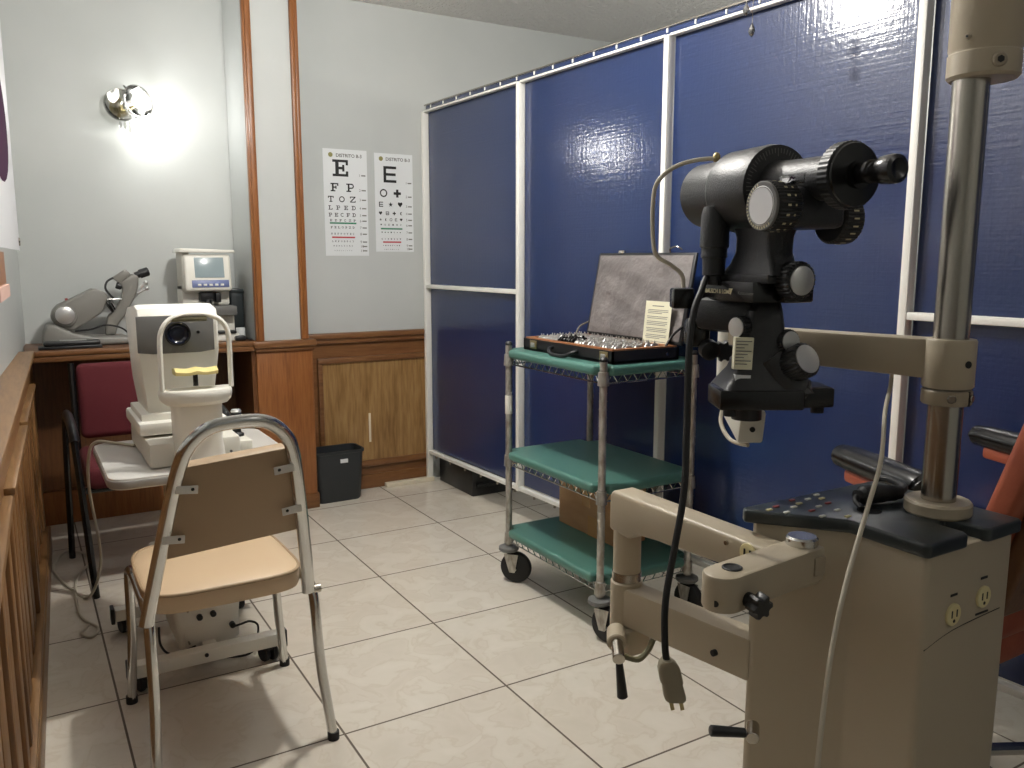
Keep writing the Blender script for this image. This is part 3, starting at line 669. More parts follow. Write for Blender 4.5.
put('telescope_arm', B().prism([(lx(x), lz(y)) for x, y in ((585, 500), (660, 430), (708, 340), (718, 265), (690, 215), (800, 145), (850, 170), (845, 240), (815, 335), (765, 425), (720, 500), (670, 560), (640, 655), (560, 655), (570, 580))], (0, LY+.03, 0), (1, 0, 0), (0, 0, 1), .05, .01, 3), M['grey_mach'], t)
put('lamp_box', B().prism([(lx(x), lz(y)) for x, y in ((640, 180), (750, 110), (790, 150), (700, 225))], (0, LY+.022, 0), (1, 0, 0), (0, 0, 1), .045, .006), M['grey_mach'], t)
put('eyepiece', B().lathe([(.016, 0), (.016, .02), (.021, .022), (.021, .06), (.017, .064), (0, .06)], (lx(825), LY+.004, lz(165)), (.86, 0, .3), 22), M['black_plastic'], t, 'black eyepiece')
put('focus_knob', B().cyl((lx(715), LY, lz(255)), (lx(672), LY, lz(240)), .016, seg=18, bev=.003), M['black_plastic'], t)
put('lens_ring', B().ring((lx(600), LY-.02, lz(400)), (.8, 0, .4), .034, .006).ring((lx(620), LY-.02, lz(390)), (.8, 0, .4), .03, .004), M['black_gloss'], t)
put('lens_table', B().box(lx(510), lx(700), LY-.05, LY+.03, lz(360), lz(347), .003), M['brushed'], t)
put('lens_stop', B().cyl((lx(570), LY-.01, lz(310)), (lx(640), LY-.01, lz(430)), .016, seg=18), M['brushed'], t)
put('wire', B().tube([(lx(650), LY-.02, lz(180)), (lx(600), LY-.03, lz(210)), (lx(585), LY-.035, lz(270)), (lx(640), LY-.04, lz(350))], .005, 8, smooth=6), M['black_rubber'], t)
put('low_wire', B().tube([(lx(330), LY-.065, lz(600)), (lx(450), LY-.07, lz(590)), (lx(560), LY-.07, lz(560)), (lx(680), LY-.07, lz(590)), (lx(750), LY-.07, lz(660))], .004, 8, smooth=6), M['black_rubber'], t)
b = B()
for a, c in (((850, 265), (900, 225)), ((830, 310), (905, 270))):
    b.cyl((lx(a[0]), LY-.02, lz(a[1])), (lx(c[0]), LY-.02, lz(c[1])), .006, seg=12).ball((lx(c[0]), LY-.02, lz(c[1])), .011, 12)
put('lever_pair', b, M['brushed'], t)
single('eyeglass_case', B().box(.08, .33, 4.12, 4.195, .8625, .876, .004).box(.10, .325, 4.125, 4.19, .876, .896, .008), M['black_plastic'], 'flat black case lying on the counter before the grey lens meter', 'case', (.2, 4.17, .8625), 0)
single('card', B().box(.165, .27, 4.14, 4.18, .8965, .899), M['grey_light'], 'pale card on the flat black case', 'card', (.22, 4.16, .8965))

t = thing('digital_lens_meter', 'white digital lens meter with a blue and grey screen on the counter', 'lens meter', (.81, 4.25, CT))
b = B().box(.70, .925, 4.19, 4.40, .8625, .985, .012, 3).box(.69, .93, 4.13, 4.40, .8625, .90, .008); put('lower_body', b, M['cream'], t)
put('lens_stage', B().box(.695, .925, 4.13, 4.40, .985, 1.03, .006), M['grey_panel'], t, 'dark grey lens stage')
put('neck', B().box(.70, .92, 4.26, 4.40, 1.03, 1.13, .008), M['cream'], t)
hM = Matrix.Translation((.82, 4.2, 1.1)) @ Matrix.Rotation(-.16, 4, 'X')
b = B(hM).box(-.115, .10, -.02, .19, .0, .175, .014, 3); put('display_head', b, M['cream'], t)
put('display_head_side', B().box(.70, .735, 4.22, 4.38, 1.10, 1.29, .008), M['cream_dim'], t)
put('top_cover', B().prism([(0, 0), (.01, .02), (.25, .012), (.258, 0)], (.685, 4.39, 1.283), (1, 0, 0), (0, 0, 1), .20, .004), M['cream'], t)
sc_ = put('screen', B(hM).box(-.068, .066, -.024, -.012, .062, .158, .002), M['screen'], t, 'grey screen')
kp = put('key_panel', B(hM).box(-.085, .085, -.024, -.012, .015, .05, .002), M['screen_blue'], t, 'blue key strip')
for k in range(5): put('key', B(hM).box(-.06+k*.026, -.044+k*.026, -.027, -.02, .022, .032, .002), M['cream'], kp)
put('lens_holder', B().cyl((.805, 4.20, 1.03), (.805, 4.20, 1.06), .02, .014, seg=16).box(.775, .84, 4.21, 4.27, 1.05, 1.10, .006).box(.845, .87, 4.21, 4.26, 1.045, 1.09, .004), M['black_plastic'], t)
put('tray', B().box(.83, .915, 4.12, 4.18, .90, .912, .003), M['black_plastic'], t)
single('document_box', B().box(.935, .995, 4.30, 4.46, CT, 1.10, .004).box(.93, .999, 4.295, 4.465, 1.085, 1.105, .004), M['slate'], 'dark grey upright box on the counter beside the digital lens meter', 'box', (.965, 4.38, CT))
single('paper_roll', B().lathe([(.009, 0), (.022, 0), (.022, .055), (.009, .055), (.009, 0)], (.955, 4.215, CT), (0, 0, 1), 22), M['paper'], 'small white paper roll standing by the dark grey box on the counter', 'roll', (.955, 4.215, CT))
single('adapter', B().box(.905, .955, 4.10, 4.15, CT, CT+.025, .008).tube([(.95, 4.125, CT+.012), (.975, 4.1, CT+.006), (.985, 4.14, CT+.006), (.98, 4.2, CT+.006)], .004, smooth=5), M['black_plastic'], 'black power adapter with lead at the right end of the counter', 'adapter', (.93, 4.125, CT))

# ------------------------------------------------------------------ wire cart
CX0, CX1, CY0, CY1 = 1.595, 1.978, 2.108, 2.70
t = thing('wire_cart', 'chrome wire cart on casters with three green covered shelves', 'cart', ((CX0+CX1)/2, (CY0+CY1)/2, 0))
corners = [(CX0, CY0), (CX0, CY1), (CX1, CY0), (CX1, CY1)]
for x, y in corners:
    b = B(); z = .135; pr = []
    b.cyl((x, y, .135), (x, y, .935), .0125, seg=18)
    for k in range(30): b.ring((x, y, .15+k*.0262), (0, 0, 1), .0125, .0012, 16, 5)
    ps = put('post', b, M['worn_zinc'], t)
    put('post_cap', B().lathe([(.0135, 0), (.0135, .008), (.009, .014), (0, .015)], (x, y, .933)), M['black_plastic'], ps)
for top in (.92, .53, .222):
    c0, c1, d0, d1 = CX0, CX1, CY0, CY1; z1, z0 = top-.03, top-.058
    b = B()
    loop = [(c0, d0), (c1, d0), (c1, d1), (c0, d1)]
    for zz in (z1, z0):
        for i in range(4):
            p_, q_ = loop[i], loop[(i+1) % 4]; b.tube([(p_[0], p_[1], zz), (q_[0], q_[1], zz)], .0032, 6)
    for i in range(4):
        p_, q_ = V(*loop[i], 0), V(*loop[(i+1) % 4], 0); Ln = (q_-p_).length; n = int(Ln/.022)
        zig = []
        for k in range(n+1):
            w = p_+(q_-p_)*(.04+.92*k/n); zig.append((w.x, w.y, z1 if k % 2 else z0))
        b.tube(zig, .0022, 5)
    for k in range(9): b.tube([(c0+.03+k*.04, d0, z1), (c0+.03+k*.04, d1, z1)], .0025, 5)
    wr = put('shelf_frame', b, M['chrome'], t)
    for x, y in corners: put('collar', B().lathe([(.0125, 0), (.019, .002), (.0165, .045), (.0125, .046)], (x, y, z0-.008), seg=18), M['worn_zinc'], wr)
    # padded cover, notched at the posts
    e = .022; k = .028
    out = [(c0-e, d0+k), (c0+k*.6, d0+k), (c0+k*.6, d0-e), (c1-k, d0-e), (c1-k, d0+k), (c1+.018, d0+k), (c1+.018, d1-k), (c1-k, d1-k), (c1-k, d1+e), (c0+k*.6, d1+e), (c0+k*.6, d1-k), (c0-e, d1-k)]
    b = B()
    b.prism(out, (0, 0, top-.034), (1, 0, 0), (0, 1, 0), .034, .013, 4)
    put('shelf_cover', b, M['green'], t, 'green vinyl shelf cover')
for x, y, ang in ((CX0, CY0, -1.18), (CX0, CY1, -.85), (CX1, CY0, -1.5), (CX1, CY1, -.9)):
    d = V(math.cos(ang), math.sin(ang), 0); s_ = V(-d.y, d.x, 0); c = V(x, y, 0); w = c+d*(.036 if y == CY0 else .03)
    if x == CX1: w = c+d*.012
    cs = put('caster', B().lathe([(.013, 0), (.034, .004), (.04, .01), (.039, .02), (.014, .026)], (x, y, .122), seg=24), M['grey_panel'], t)
    b = B()
    for sg in (-1, 1):
        o_ = w+s_*sg*.021
        b.prism([(-.028, .118), (.03, .118), (.016, .045), (-.006, .045)], tuple(c.lerp(w, .5)+s_*sg*.021-s_*.0012), tuple(d), (0, 0, 1), .0025)
    b.cyl(tuple(w+s_*.026+V(0, 0, .056)), tuple(w-s_*.026+V(0, 0, .056)), .006, seg=12)
    put('fork', b, M['worn_zinc'], cs)
    put('wheel', B().lathe([(.012, -.017), (.05, -.016), (.059, -.012), (.062, -.006), (.062, .006), (.059, .012), (.05, .016), (.012, .017)], tuple(w+V(0, 0, .062)), tuple(s_), 32), M['black_rubber'], cs)
put('post_label', B().lathe([(.0139, 0), (.0141, .001), (.0141, .07), (.0139, .071)], (CX0, CY1, .67), seg=18), M['cream_dim'], t, 'worn pale sticker around the post')
t = thing('carton', 'brown cardboard box on the bottom shelf of the wire cart', 'box', (1.87, 2.5, .223))
put('box', B().box(1.80, 1.945, 2.30, 2.655, .223, .458, .003), M['cardboard'], t)
put('tape', B().box(1.7985, 1.946, 2.45, 2.50, .33, .459, .0).box(1.7985, 1.8, 2.39, 2.46, .224, .30), M['tape'], t, 'brown parcel tape')
put('flap', B().bar((1.83, 2.30, .459), (1.83, 2.64, .459), .06, .004).bar((1.915, 2.31, .460), (1.915, 2.64, .460), .055, .004), M['cardboard'], t)

# ------------------------------------------------------------------ trial lens case on the cart
KX0, KX1, KY0, KY1, KZ = 1.628, 1.905, 2.105, 2.645, .9215
t = thing('trial_lens_case', 'open black trial lens case with quilted grey lid on the cart top', 'case', ((KX0+KX1)/2, 2.37, KZ))
b = B().box(KX0, KX1, KY0, KY1, KZ, KZ+.012, .003).box(KX0, KX0+.007, KY0, KY1, KZ, KZ+.042).box(KX1-.007, KX1, KY0, KY1, KZ, KZ+.042).box(KX0, KX1, KY0, KY0+.007, KZ, KZ+.042).box(KX0, KX1, KY1-.007, KY1, KZ, KZ+.042)
put('shell', b, M['black_plastic'], t)
b = B().box(KX0+.005, KX0+.022, KY0+.005, KY1-.005, KZ+.034, KZ+.047, .001).box(KX1-.022, KX1-.005, KY0+.005, KY1-.005, KZ+.034, KZ+.047, .001)
b.box(KX0+.022, KX1-.022, KY0+.005, KY0+.022, KZ+.034, KZ+.047, .001).box(KX0+.022, KX1-.022, KY1-.022, KY1-.005, KZ+.034, KZ+.047, .001)
b.box(KX0+.022, KX1-.022, KY0+.022, KY1-.022, KZ+.012, KZ+.018)
ROWS = [1.678, 1.720, 1.762, 1.804, 1.846]
for x in [r_-.021 for r_ in ROWS]+[ROWS[-1]+.021]: b.box(x-.002, x+.002, KY0+.022, KY1-.022, KZ+.018, KZ+.04)
put('tray', b, M['lacquer'], t, 'orange brown wooden tray')
LM = Matrix.Translation((KX1+.008, 0, KZ+.046)) @ Matrix.Rotation(.19, 4, 'Y')
b = B(LM).box(.0, .012, KY0, KY1, .0, .315, .004); ld = put('lid', b, M['black_plastic'], t)
bm_ = B(LM); nn = 14
def pad(i, j):
    y = KY0+.012+(KY1-KY0-.024)*i/nn; z = .01+.295*j/nn
    d = 0 if i in (0, nn) or j in (0, nn) else .008+.0035*math.sin(i*1.9+j*.6)+.003*math.sin(j*1.3-i*.8)
    return (-.001-d, y, z)
b2 = bmesh.new(); gv = [[b2.verts.new(pad(i, j)) for j in range(nn+1)] for i in range(nn+1)]
for i in range(nn):
    for j in range(nn): b2.faces.new((gv[i][j], gv[i+1][j], gv[i+1][j+1], gv[i][j+1]))
bm_._join(b2); put('lining', bm_, M['lid_grey'], ld, 'wrinkled grey lid lining', sharp=2)
put('lid_clasp', B(LM).box(0, .014, 2.50, 2.53, .312, .325, .002), M['steel'], ld)
put('lid_hook', B(LM).tube([(.004, 2.24, .315), (-.004, 2.235, .328), (-.006, 2.2, .334), (.006, 2.185, .326)], .003, smooth=4), M['steel'], ld)
put('hinge_stay', B().tube([(KX1-.05, KY1-.012, KZ+.04), (KX1-.03, KY1-.01, KZ+.075), (KX1+.02, KY1-.008, KZ+.095)], .004, smooth=4), M['steel'], t)
put('hinge_stay', B().tube([(KX1-.05, KY0+.012, KZ+.04), (KX1-.02, KY0+.01, KZ+.08), (KX1+.025, KY0+.008, KZ+.11)], .004, smooth=4), M['black_gloss'], t)
put('handle', B().tube([(KX0, 2.45, KZ+.024), (KX0-.018, 2.445, KZ+.02), (KX0-.03, 2.42, KZ+.008), (KX0-.032, 2.375, KZ+.004), (KX0-.03, 2.33, KZ+.008), (KX0-.018, 2.305, KZ+.02), (KX0, 2.30, KZ+.024)], .007, 10, smooth=5), M['black_plastic'], t)
for y in (2.575, 2.15):
    lt = put('latch', B().box(KX0-.004, KX0, y-.022, y+.022, KZ+.008, KZ+.038, .001), M['brass'], t, 'brass latch')
    put('latch_tongue', B().box(KX0-.008, KX0-.003, y-.012, y+.012, KZ+.014, KZ+.03, .002), M['brushed'], lt)
put('side_stud', B().cyl((1.85, KY0, KZ+.022), (1.85, KY0-.004, KZ+.022), .005, seg=10), M['steel'], t)
# lenses, each one a thing
LR = .0165
def lens_mesh(rimmat, nm):
    b = B().ring((0, 0, 0), (0, 1, 0), LR, .0019, 22, 6).cyl((0, -.0006, 0), (0, .0006, 0), LR, seg=22).box(-.0022, .0022, -.0008, .0008, LR, LR+.008)
    return b
proto = {}
for key, mt in (('clear', 'brushed'), ('dark', 'black_gloss')):
    b = lens_mesh(mt, key); me = bpy.data.meshes.new('trial_lens'); b.bm.to_mesh(me); b.bm.free(); me.materials.append(M[mt]); me.shade_smooth(); me.set_sharp_from_angle(angle=.6); proto[key] = me
for ri, x in enumerate(ROWS):
    n = 29
    for k in range(n):
        y = KY0+.036+k*.0163
        if random.random() < .07: continue
        dark = ri in (0, 1) and .50 < k/n < .70
        o = bpy.data.objects.new('trial_lens', proto['dark' if dark else 'clear']); COL.objects.link(o)
        o.location = (x, y, KZ+.018+LR+.0016+(.006 if dark else 0)); o.rotation_euler = (random.uniform(-.16, .16), random.uniform(-.2, .2), random.uniform(-.1, .1))
        if dark: tag(o, 'black rimmed trial lens in the dark cluster of the open case', 'trial lens', 'black rimmed lenses in the open case')
        else: tag(o, 'silver rimmed trial lens standing in a row of the open case', 'trial lens', 'silver rimmed lenses in the open case')
CM = Matrix.Translation((1.892, 2.215, KZ+.022)) @ Matrix.Rotation(.1, 4, 'Y')
t = thing('printed_card', 'cream printed card leaning against the grey lid of the lens case', 'card', (1.895, 2.27, KZ+.03))
put('card', B(CM).box(-.001, .0, -.068, .066, .0, .168), M['paper_cream'], t)
b = B(CM)
b.box(-.0016, -.001, -.03, .03, .150, .153)
z = .138
for para in (3, 2, 3, 3, 3, 2):
    for k in range(para): b.box(-.0016, -.001, -.054 if k < para-1 else -.05+random.random()*.03, .054-(random.random()*.006), z-.0012, z+.0008); z -= .0056
    z -= .006
put('print', b, M['ink_grey'], t)

# ------------------------------------------------------------------ instrument stand
PX, PY = 1.33, .812
t = thing('instrument_stand', 'beige ophthalmic instrument stand with steel pole, swing arms and control console', 'instrument stand', (1.25, .85, 0))
body = [(1.078, .978), (1.174, .854), (1.168, .728), (1.175, .721), (1.40, .722), (1.408, .73), (1.408, .985), (1.40, .992), (1.08, .992)]
put('console', B().prism(body, (0, 0, .0), (1, 0, 0), (0, 1, 0), .81, .008, 2, .3), M['beige'], t)
lid = [(1.055, .988), (1.162, .858), (1.158, .722), (1.165, .715), (1.262, .716), (1.272, .73), (1.272, .775), (1.30, .782), (1.312, .76), (1.312, .72), (1.32, .713), (1.412, .715), (1.418, .722), (1.418, .99), (1.41, 1.0), (1.065, 1.002)]
dk = put('console_top', B().prism(lid, (0, 0, .807), (1, 0, 0), (0, 1, 0), .023, .007, 3, .3), M['slate'], t, 'dark grey console top')
for i, (x, y, c) in enumerate(((1.09, .965, 'ivory'), (1.115, .972, 'red'), (1.105, .94, 'cream'), (1.14, .955, 'cream'), (1.165, .965, 'ivory'), (1.15, .925, 'red'), (1.18, .935, 'cream'), (1.2, .975, 'cream'), (1.225, .965, 'ivory'), (1.21, .94, 'red'), (1.19, .905, 'cream'), (1.175, .872, 'ivory'), (1.14, .895, 'cream'), (1.235, .985, 'cream'), (1.17, .985, 'red'))):
    put('button', B().box(x-.006, x+.006, y-.003, y+.003, .829, .8325, .001, m=None), M[c], dk)
put('jack_hole', B().cyl((1.235, .875, .829), (1.235, .875, .831), .02, seg=20), M['black_gloss'], dk)
for x, z in ((1.243, .70), (1.325, .712)):
    so_ = put('outlet', B().cyl((x, .722, z), (x, .717, z), .0185, seg=24, bev=.001), M['ivory'], t, 'ivory round socket')
    put('socket_slots', B().box(x-.008, x-.005, .7165, .7175, z-.004, z+.008).box(x+.005, x+.008, .7165, .7175, z-.004, z+.008).cyl((x, .7175, z-.01), (x, .7165, z-.01), .003, seg=10), M['ink'], so_)
    put('socket_mark', B().box(x-.008, x+.010, .7205, .722, z+.03, z+.034), M['ink'], t)
put('socket_legend', B().box(1.31, 1.345, .7205, .722, .682, .685), M['ink'], t)
put('scratch', B().tube([(1.175, .7215, .655), (1.25, .7215, .672), (1.38, .7215, .68)], .0008, 5, smooth=4), M['ink'], t)
put('pole_flange', B().lathe([(.0, 0), (.05, 0), (.053, .004), (.053, .02), (.05, .024), (.03, .024)], (PX, PY, .829), seg=36), M['beige'], t)
put('pole', B().cyl((PX, PY, .83), (PX, PY, 1.75), .0275, seg=36), M['steel'], t, 'polished steel pole')
SX, SY = PX+.0155, PY-.009
put('upper_sleeve', B().lathe([(.0, .0), (.048, .0), (.053, .005), (.053, .038), (.0515, .04), (.0515, .044), (.0525, .046), (.0525, .36), (.0, .36)], (SX, SY, 1.537), seg=40), M['beige'], t)
for az, zz, r_ in ((-.30, 1.557, .011), (.55, 1.595, .004)):
    d = V(math.sin(YAW+az-.1+PI+.5), math.cos(YAW+az-.1+PI+.5), 0)
    sc2 = put('sleeve_screw', B().cyl(tuple(V(SX, SY, zz)+d*.048), tuple(V(SX, SY, zz)+d*.058), r_, seg=18, bev=r_*.2), M['beige_dark'], t)
    put('screw_socket', B().cyl(tuple(V(SX, SY, zz)+d*.057), tuple(V(SX, SY, zz)+d*.0588), r_*.5, seg=6), M['ink'], sc2)
# long upper arm holding the keratometer
AE = V(1.218, 1.195, 0)
ar = B(); ar.bar((PX-.004, PY+.01, 1.093), (AE.x, AE.y, 1.099), .05, .066, .004, h2=.058); ar.lathe([(.026, 0), (.038, 0), (.04, .003), (.04, .078), (.038, .081), (.026, .081)], (PX, PY, 1.046), seg=36)
put('upper_arm', ar, M['beige'], t)
put('arm_collar', B().lathe([(.028, 0), (.037, 0), (.039, .003), (.039, .023), (.037, .025), (.028, .025)], (PX, PY, 1.018), seg=36), M['beige_dark'], t)
dS = V(-.25, -1, 0).normalized(); dS2 = V(-.75, -.7, 0).normalized(); dS3 = V(.2, -1, 0).normalized()
put('arm_hole', B().cyl(tuple(V(PX, PY, 1.088)+dS*.037), tuple(V(PX, PY, 1.088)+dS*.0412), .006, seg=14), M['ink'], t)
for d_ in (dS2, dS3): put('collar_screw', B().cyl(tuple(V(PX, PY, 1.031)+d_*.035), tuple(V(PX, PY, 1.031)+d_*.042), .007, seg=12, bev=.001), M['steel'], t)
put('collar_slit', B().box(PX-.001, PX+.001, PY-.0405, PY-.033, 1.018, 1.043, m=Matrix.Translation((0, 0, 0))), M['ink'], t)
dr = B(); dr.cyl((AE.x, AE.y, .965), (AE.x, AE.y, 1.128), .026, seg=28, bev=.004)
dr.bar((AE.x, AE.y, .99), (1.14, 1.058, .952), .044, .05, .006, w2=.048, h2=.064); put('arm_drop', dr, M['cream_dim'], t)
BFd = V(1.14-AE.x, 1.058-AE.y, 0).normalized()
put('bracket_hole', B().cyl((1.142, 1.06, .95), (1.14+BFd.x*.003, 1.058+BFd.y*.003, .95), .005, seg=12), M['ink'], t)
put('bracket_wire', B().tube([(1.195, 1.18, .985), (1.168, 1.165, .945), (1.15, 1.12, .918), (1.15, 1.075, .916)], .004, 8, smooth=6), M['white_cable'], t)
put('clamp_knob', B().knurl((1.155, 1.155, 1.085), (-.6, -.8, 0), .02, .025, 8, .004), M['black_plastic'], t)
# folded lower arms
CXL, CYL = 1.052, 1.30
lb = B(); lb.prism([(-.012, 0), (.02, 0), (.322, .0), (.322, .082), (.02, .082), (-.012, .082)], (CXL-.028, CYL, .508), (.052, -.32, 0), (0, 0, 1), -.056, .007)
lb.cyl((CXL, CYL, .45), (CXL, CYL, .60), .033, seg=30, bev=.004); lb.box(CXL-.026, CXL+.03, CYL-.045, CYL+.01, .45, .505, .004)
put('lower_arm', lb, M['beige'], t)
put('arm_ring', B().cyl((CXL, CYL, .60), (CXL, CYL, .618), .0305, seg=30), M['steel'], t)
put('elbow_post', B().cyl((CXL, CYL, .618), (CXL, CYL, .73), .0285, seg=30), M['beige'], t)
PV = V(1.052, .862, 0); UD = V(PV.x-CXL, PV.y-CYL, 0).normalized()
ua = B(); Ls = (V(PV.x, PV.y, 0)-V(CXL, CYL, 0)).length
out = [(-.026, .705), (-.026, .778), (-.018, .789), (Ls+.018, .789), (Ls+.018, .74), (.12, .722), (.06, .716), (.036, .70)]
sd = V(-UD.y, UD.x, 0)
ua.prism(out, tuple(V(CXL, CYL, 0)-sd*.0285), tuple(UD), (0, 0, 1), -.057, .008, 3)
put('folding_arm', ua, M['beige'], t)
oc = V(CXL, CYL, 0)+UD*.355-sd*.0
sgn = 1 if sd.x < 0 else -1
of = oc+sd*sgn*.0285
ot = put('arm_outlet', B().cyl((of.x, of.y, .771), tuple(V(of.x, of.y, .771)+sd*sgn*.004), .018, seg=24, bev=.001), M['ivory'], t, 'ivory round socket')
put('socket_slots', B().box(-.001, .001, -.008, -.005, -.004, .008, m=Matrix.Translation(V(of.x, of.y, .771)+sd*sgn*.0045)).box(-.001, .001, .004, .007, -.004, .008, m=Matrix.Translation(V(of.x, of.y, .771)+sd*sgn*.0045)), M['ink'], ot)
put('arm_stud', B().cyl((of.x-UD.x*.05, of.y-UD.y*.05, .775), tuple(V(of.x-UD.x*.05, of.y-UD.y*.05, .775)+sd*sgn*.004), .004, seg=10), M['steel'], t)
LE = V(.868, .842, 0)
sl = B(); dl = (LE-PV).normalized()
sp = []
for k in range(13):
    a = PI/2+k*PI/12; sp.append((.205-0-.0+(-.0), 0) if False else (.193-.03*math.cos(a)*1.0, -.03*math.sin(a)*-1))
outl = [(-.022, -.03), (-.022, .03)]+[(.193+.03*math.sin(k*PI/12), .03*math.cos(k*PI/12)) for k in range(13)]
sl.prism([(a, -c) for a, c in outl][::-1], (PV.x, PV.y, .752), tuple(dl), tuple(V(-dl.y, dl.x, 0)), .056, .006, 2, .9)
put('short_arm', sl, M['beige'], t)
put('pivot_cap', B().lathe([(.025, 0), (.025, .012), (.022, .015), (0, .015)], (PV.x, PV.y, .807), seg=28), M['chrome'], t)
hl = LE+dl*(-.012)
put('arm_bore', B().ring((hl.x, hl.y, .8085), (0, 0, 1), .0135, .002, 24, 6).cyl((hl.x, hl.y, .807), (hl.x, hl.y, .8088), .0125, seg=22), M['ink'], t)
put('arm_screw', B().cyl((LE.x-.028, LE.y-.012, .768), (LE.x-.035, LE.y-.014, .768), .005, seg=12), M['ink'], t)
kn = V(LE.x+.014, LE.y-.036, .77)
put('star_knob', B().cyl(tuple(kn+V(0, .014, 0)), tuple(kn+V(0, -.008, 0)), .011, seg=16).knurl(tuple(kn+V(0, -.006, 0)), (-.1, -1, -.1), .0185, .02, 6, .005), M['black_plastic'], t)
put('yoke_plate', B().box(PV.x-.006, PV.x+.018, PV.y-.034, PV.y-.029, .765, .795, .002), M['beige_dark'], t)
# column clamp with lever
put('clamp', B().cyl((1.02, 1.29, .497), (.99, 1.25, .492), .02, seg=24, bev=.003), M['beige'], t)
put('clamp_shaft', B().cyl((.995, 1.257, .494), (.963, 1.208, .484), .0125, seg=22, bev=.001), M['steel'], t)
put('clamp_lever', B().cyl((.971, 1.218, .478), (.978, 1.213, .398), .007, .011, seg=16, bev=.002), M['black_plastic'], t)
put('clamp_hose', B().tube([(.976, 1.216, .486), (1.006, 1.203, .475), (1.032, 1.203, .488), (1.048, 1.208, .504)], .006, 8, smooth=6), M['olive_pad'], t)
put('arm_bolt', B().cyl((1.052, 1.04, .548), (1.044, 1.04, .548), .006, seg=12), M['ink'], t)
put('release_lever', B().cyl((1.0, .913, .472), (.945, .94, .479), .008, .0095, seg=16, bev=.002), M['black_plastic'], t)
put('release_shaft', B().cyl((1.03, .925, .47), (1.003, .90, .467), .011, seg=18, bev=.001), M['steel'], t)
put('arm_cord', B().tube([(1.31, .905, 1.08), (1.30, .895, 1.045), (1.243, .863, 1.005), (1.15, .80, .945), (1.068, .76, .89), (.995, .735, .795), (.94, .712, .7), (.885, .68, .575), (.85, .66, .4), (.83, .65, .15), (.84, .64, .012)], .0036, 10, smooth=6), M['white_cable'], t)
cn = thing('cable_connector', 'black inline cable connector lying on the dark console top behind the pole', 'connector', (1.33, .94, .83))
put('plug_body', B().tube([(1.243, .908, .8465), (1.262, .903, .8475), (1.30, .892, .8475), (1.33, .884, .8465)], [.011, .0165, .0165, .0145, .012], 14, smooth=4), M['black_rubber'], cn)
put('lead', B().tube([(1.33, .884, .8465), (1.365, .90, .848), (1.40, .95, .845), (1.41, .985, .839)], .007, 10, smooth=5), M['black_rubber'], cn)
put('thin_lead', B().tube([(1.243, .908, .8465), (1.23, .90, .842), (1.225, .885, .8345)], .004, 8, smooth=4), M['black_rubber'], cn)

# ------------------------------------------------------------------ keratometer
O = V(1.0855, .9751, 1.378); A = V(-.16, -.987, 0).normalized(); SB = V(0, 0, 1).cross(A)
FK = Matrix(((A.x, SB.x, 0, O.x), (A.y, SB.y, 0, O.y), (0, 0, 1, O.z), (0, 0, 0, 1)))
t = thing('keratometer', 'black keratometer with drum, long eyepiece and silver knobs on the beige arm', 'eye instrument', (1.1, 1.0, 1.0))
def K(): return B(FK)
put('lens_drum', K().lathe([(0, -.222), (.025, -.2205), (.048, -.213), (.0575, -.199), (.059, -.118), (.061, -.112), (.067, -.107), (.0695, -.101), (.0705, -.012), (.0685, 0), (.03, 0), (0, 0)], (0, 0, -.006), (1, 0, 0), 48), M['black_paint'], t)
b = K()
for k in range(40):
    a = -.4+k*(PI+.8)/39; c, s_ = math.cos(a), math.sin(a); r0, r1 = (.05, .063) if k % 5 == 0 else (.055, .063); w = .0007
    b.poly([(.0008, r0*c-w*s_, -.006+r0*s_+w*c), (.0008, r1*c-w*s_, -.006+r1*s_+w*c), (.0008, r1*c+w*s_, -.006+r1*s_-w*c), (.0008, r0*c+w*s_, -.006+r0*s_-w*c)])
put('degree_scale', b, M['ink_grey'], t, 'pale degree marks round the drum face')
put('barrel', K().lathe([(.038, -.01), (.036, .02), (.034, .06), (.033, .15), (.0, .15)], (0, 0, .0), (1, 0, 0), 36), M['black_paint'], t)
put('scope_block', K().box(-.005, .105, -.045, .05, -.074, -.012, .012, 3), M['black_paint'], t)
put('axis_wheel', K().knurl((.142, 0, .0), (1, 0, 0), .049, .024, 40, .0009), M['black_plastic'], t)
put('wheel_face', K().lathe([(.046, 0), (.045, .003), (.02, .006), (.02, .012), (0, .012)], (.167, 0, 0), (1, 0, 0), 40), M['black_gloss'], t)
put('eyepiece', K().lathe([(.0145, 0), (.0145, .012), (.017, .014), (.017, .02), (.0145, .022), (.0155, .034), (.0195, .04), (.0205, .058), (.0195, .064), (.014, .066), (.004, .062), (0, .062)], (.182, 0, .0015), (1, 0, 0), 32), M['black_gloss'], t)
# measuring drums left and right
ld_ = put('left_drum', K().knurl((.088, -.05, -.042), (0, -1, 0), .0375, .046, 40, .0012), M['black_plastic'], t)
put('drum_face', K().lathe([(.0365, 0), (.0365, .003), (.0355, .004), (0, .004)], (.088, -.096, -.042), (0, -1, 0), 40), M['grey_panel'], ld_, 'grey face of the drum')
put('face_ring', K().ring((.088, -.0998, -.042), (0, 1, 0),   .029, .0008, 36, 5).cyl((.088, -.1, -.042), (.088, -.1008, -.042), .0272, seg=36), M['brushed'], ld_, 'silver disc')
b = K()
for k in range(22):
    a = PI*.6+k*PI/21*1.1
    c = (.088+.0325*math.cos(a), -.1003, -.042+.0325*math.sin(a)); u_ = (-math.sin(a), 0, math.cos(a)); v_ = (math.cos(a), 0, math.sin(a))
    b.box(-.0009, .0009, -.0002, .0002, -.002, .002, m=frame(c, u_, (0, 1, 0)))
put('face_marks', b, M['gold_ink'], ld_)
b = K()
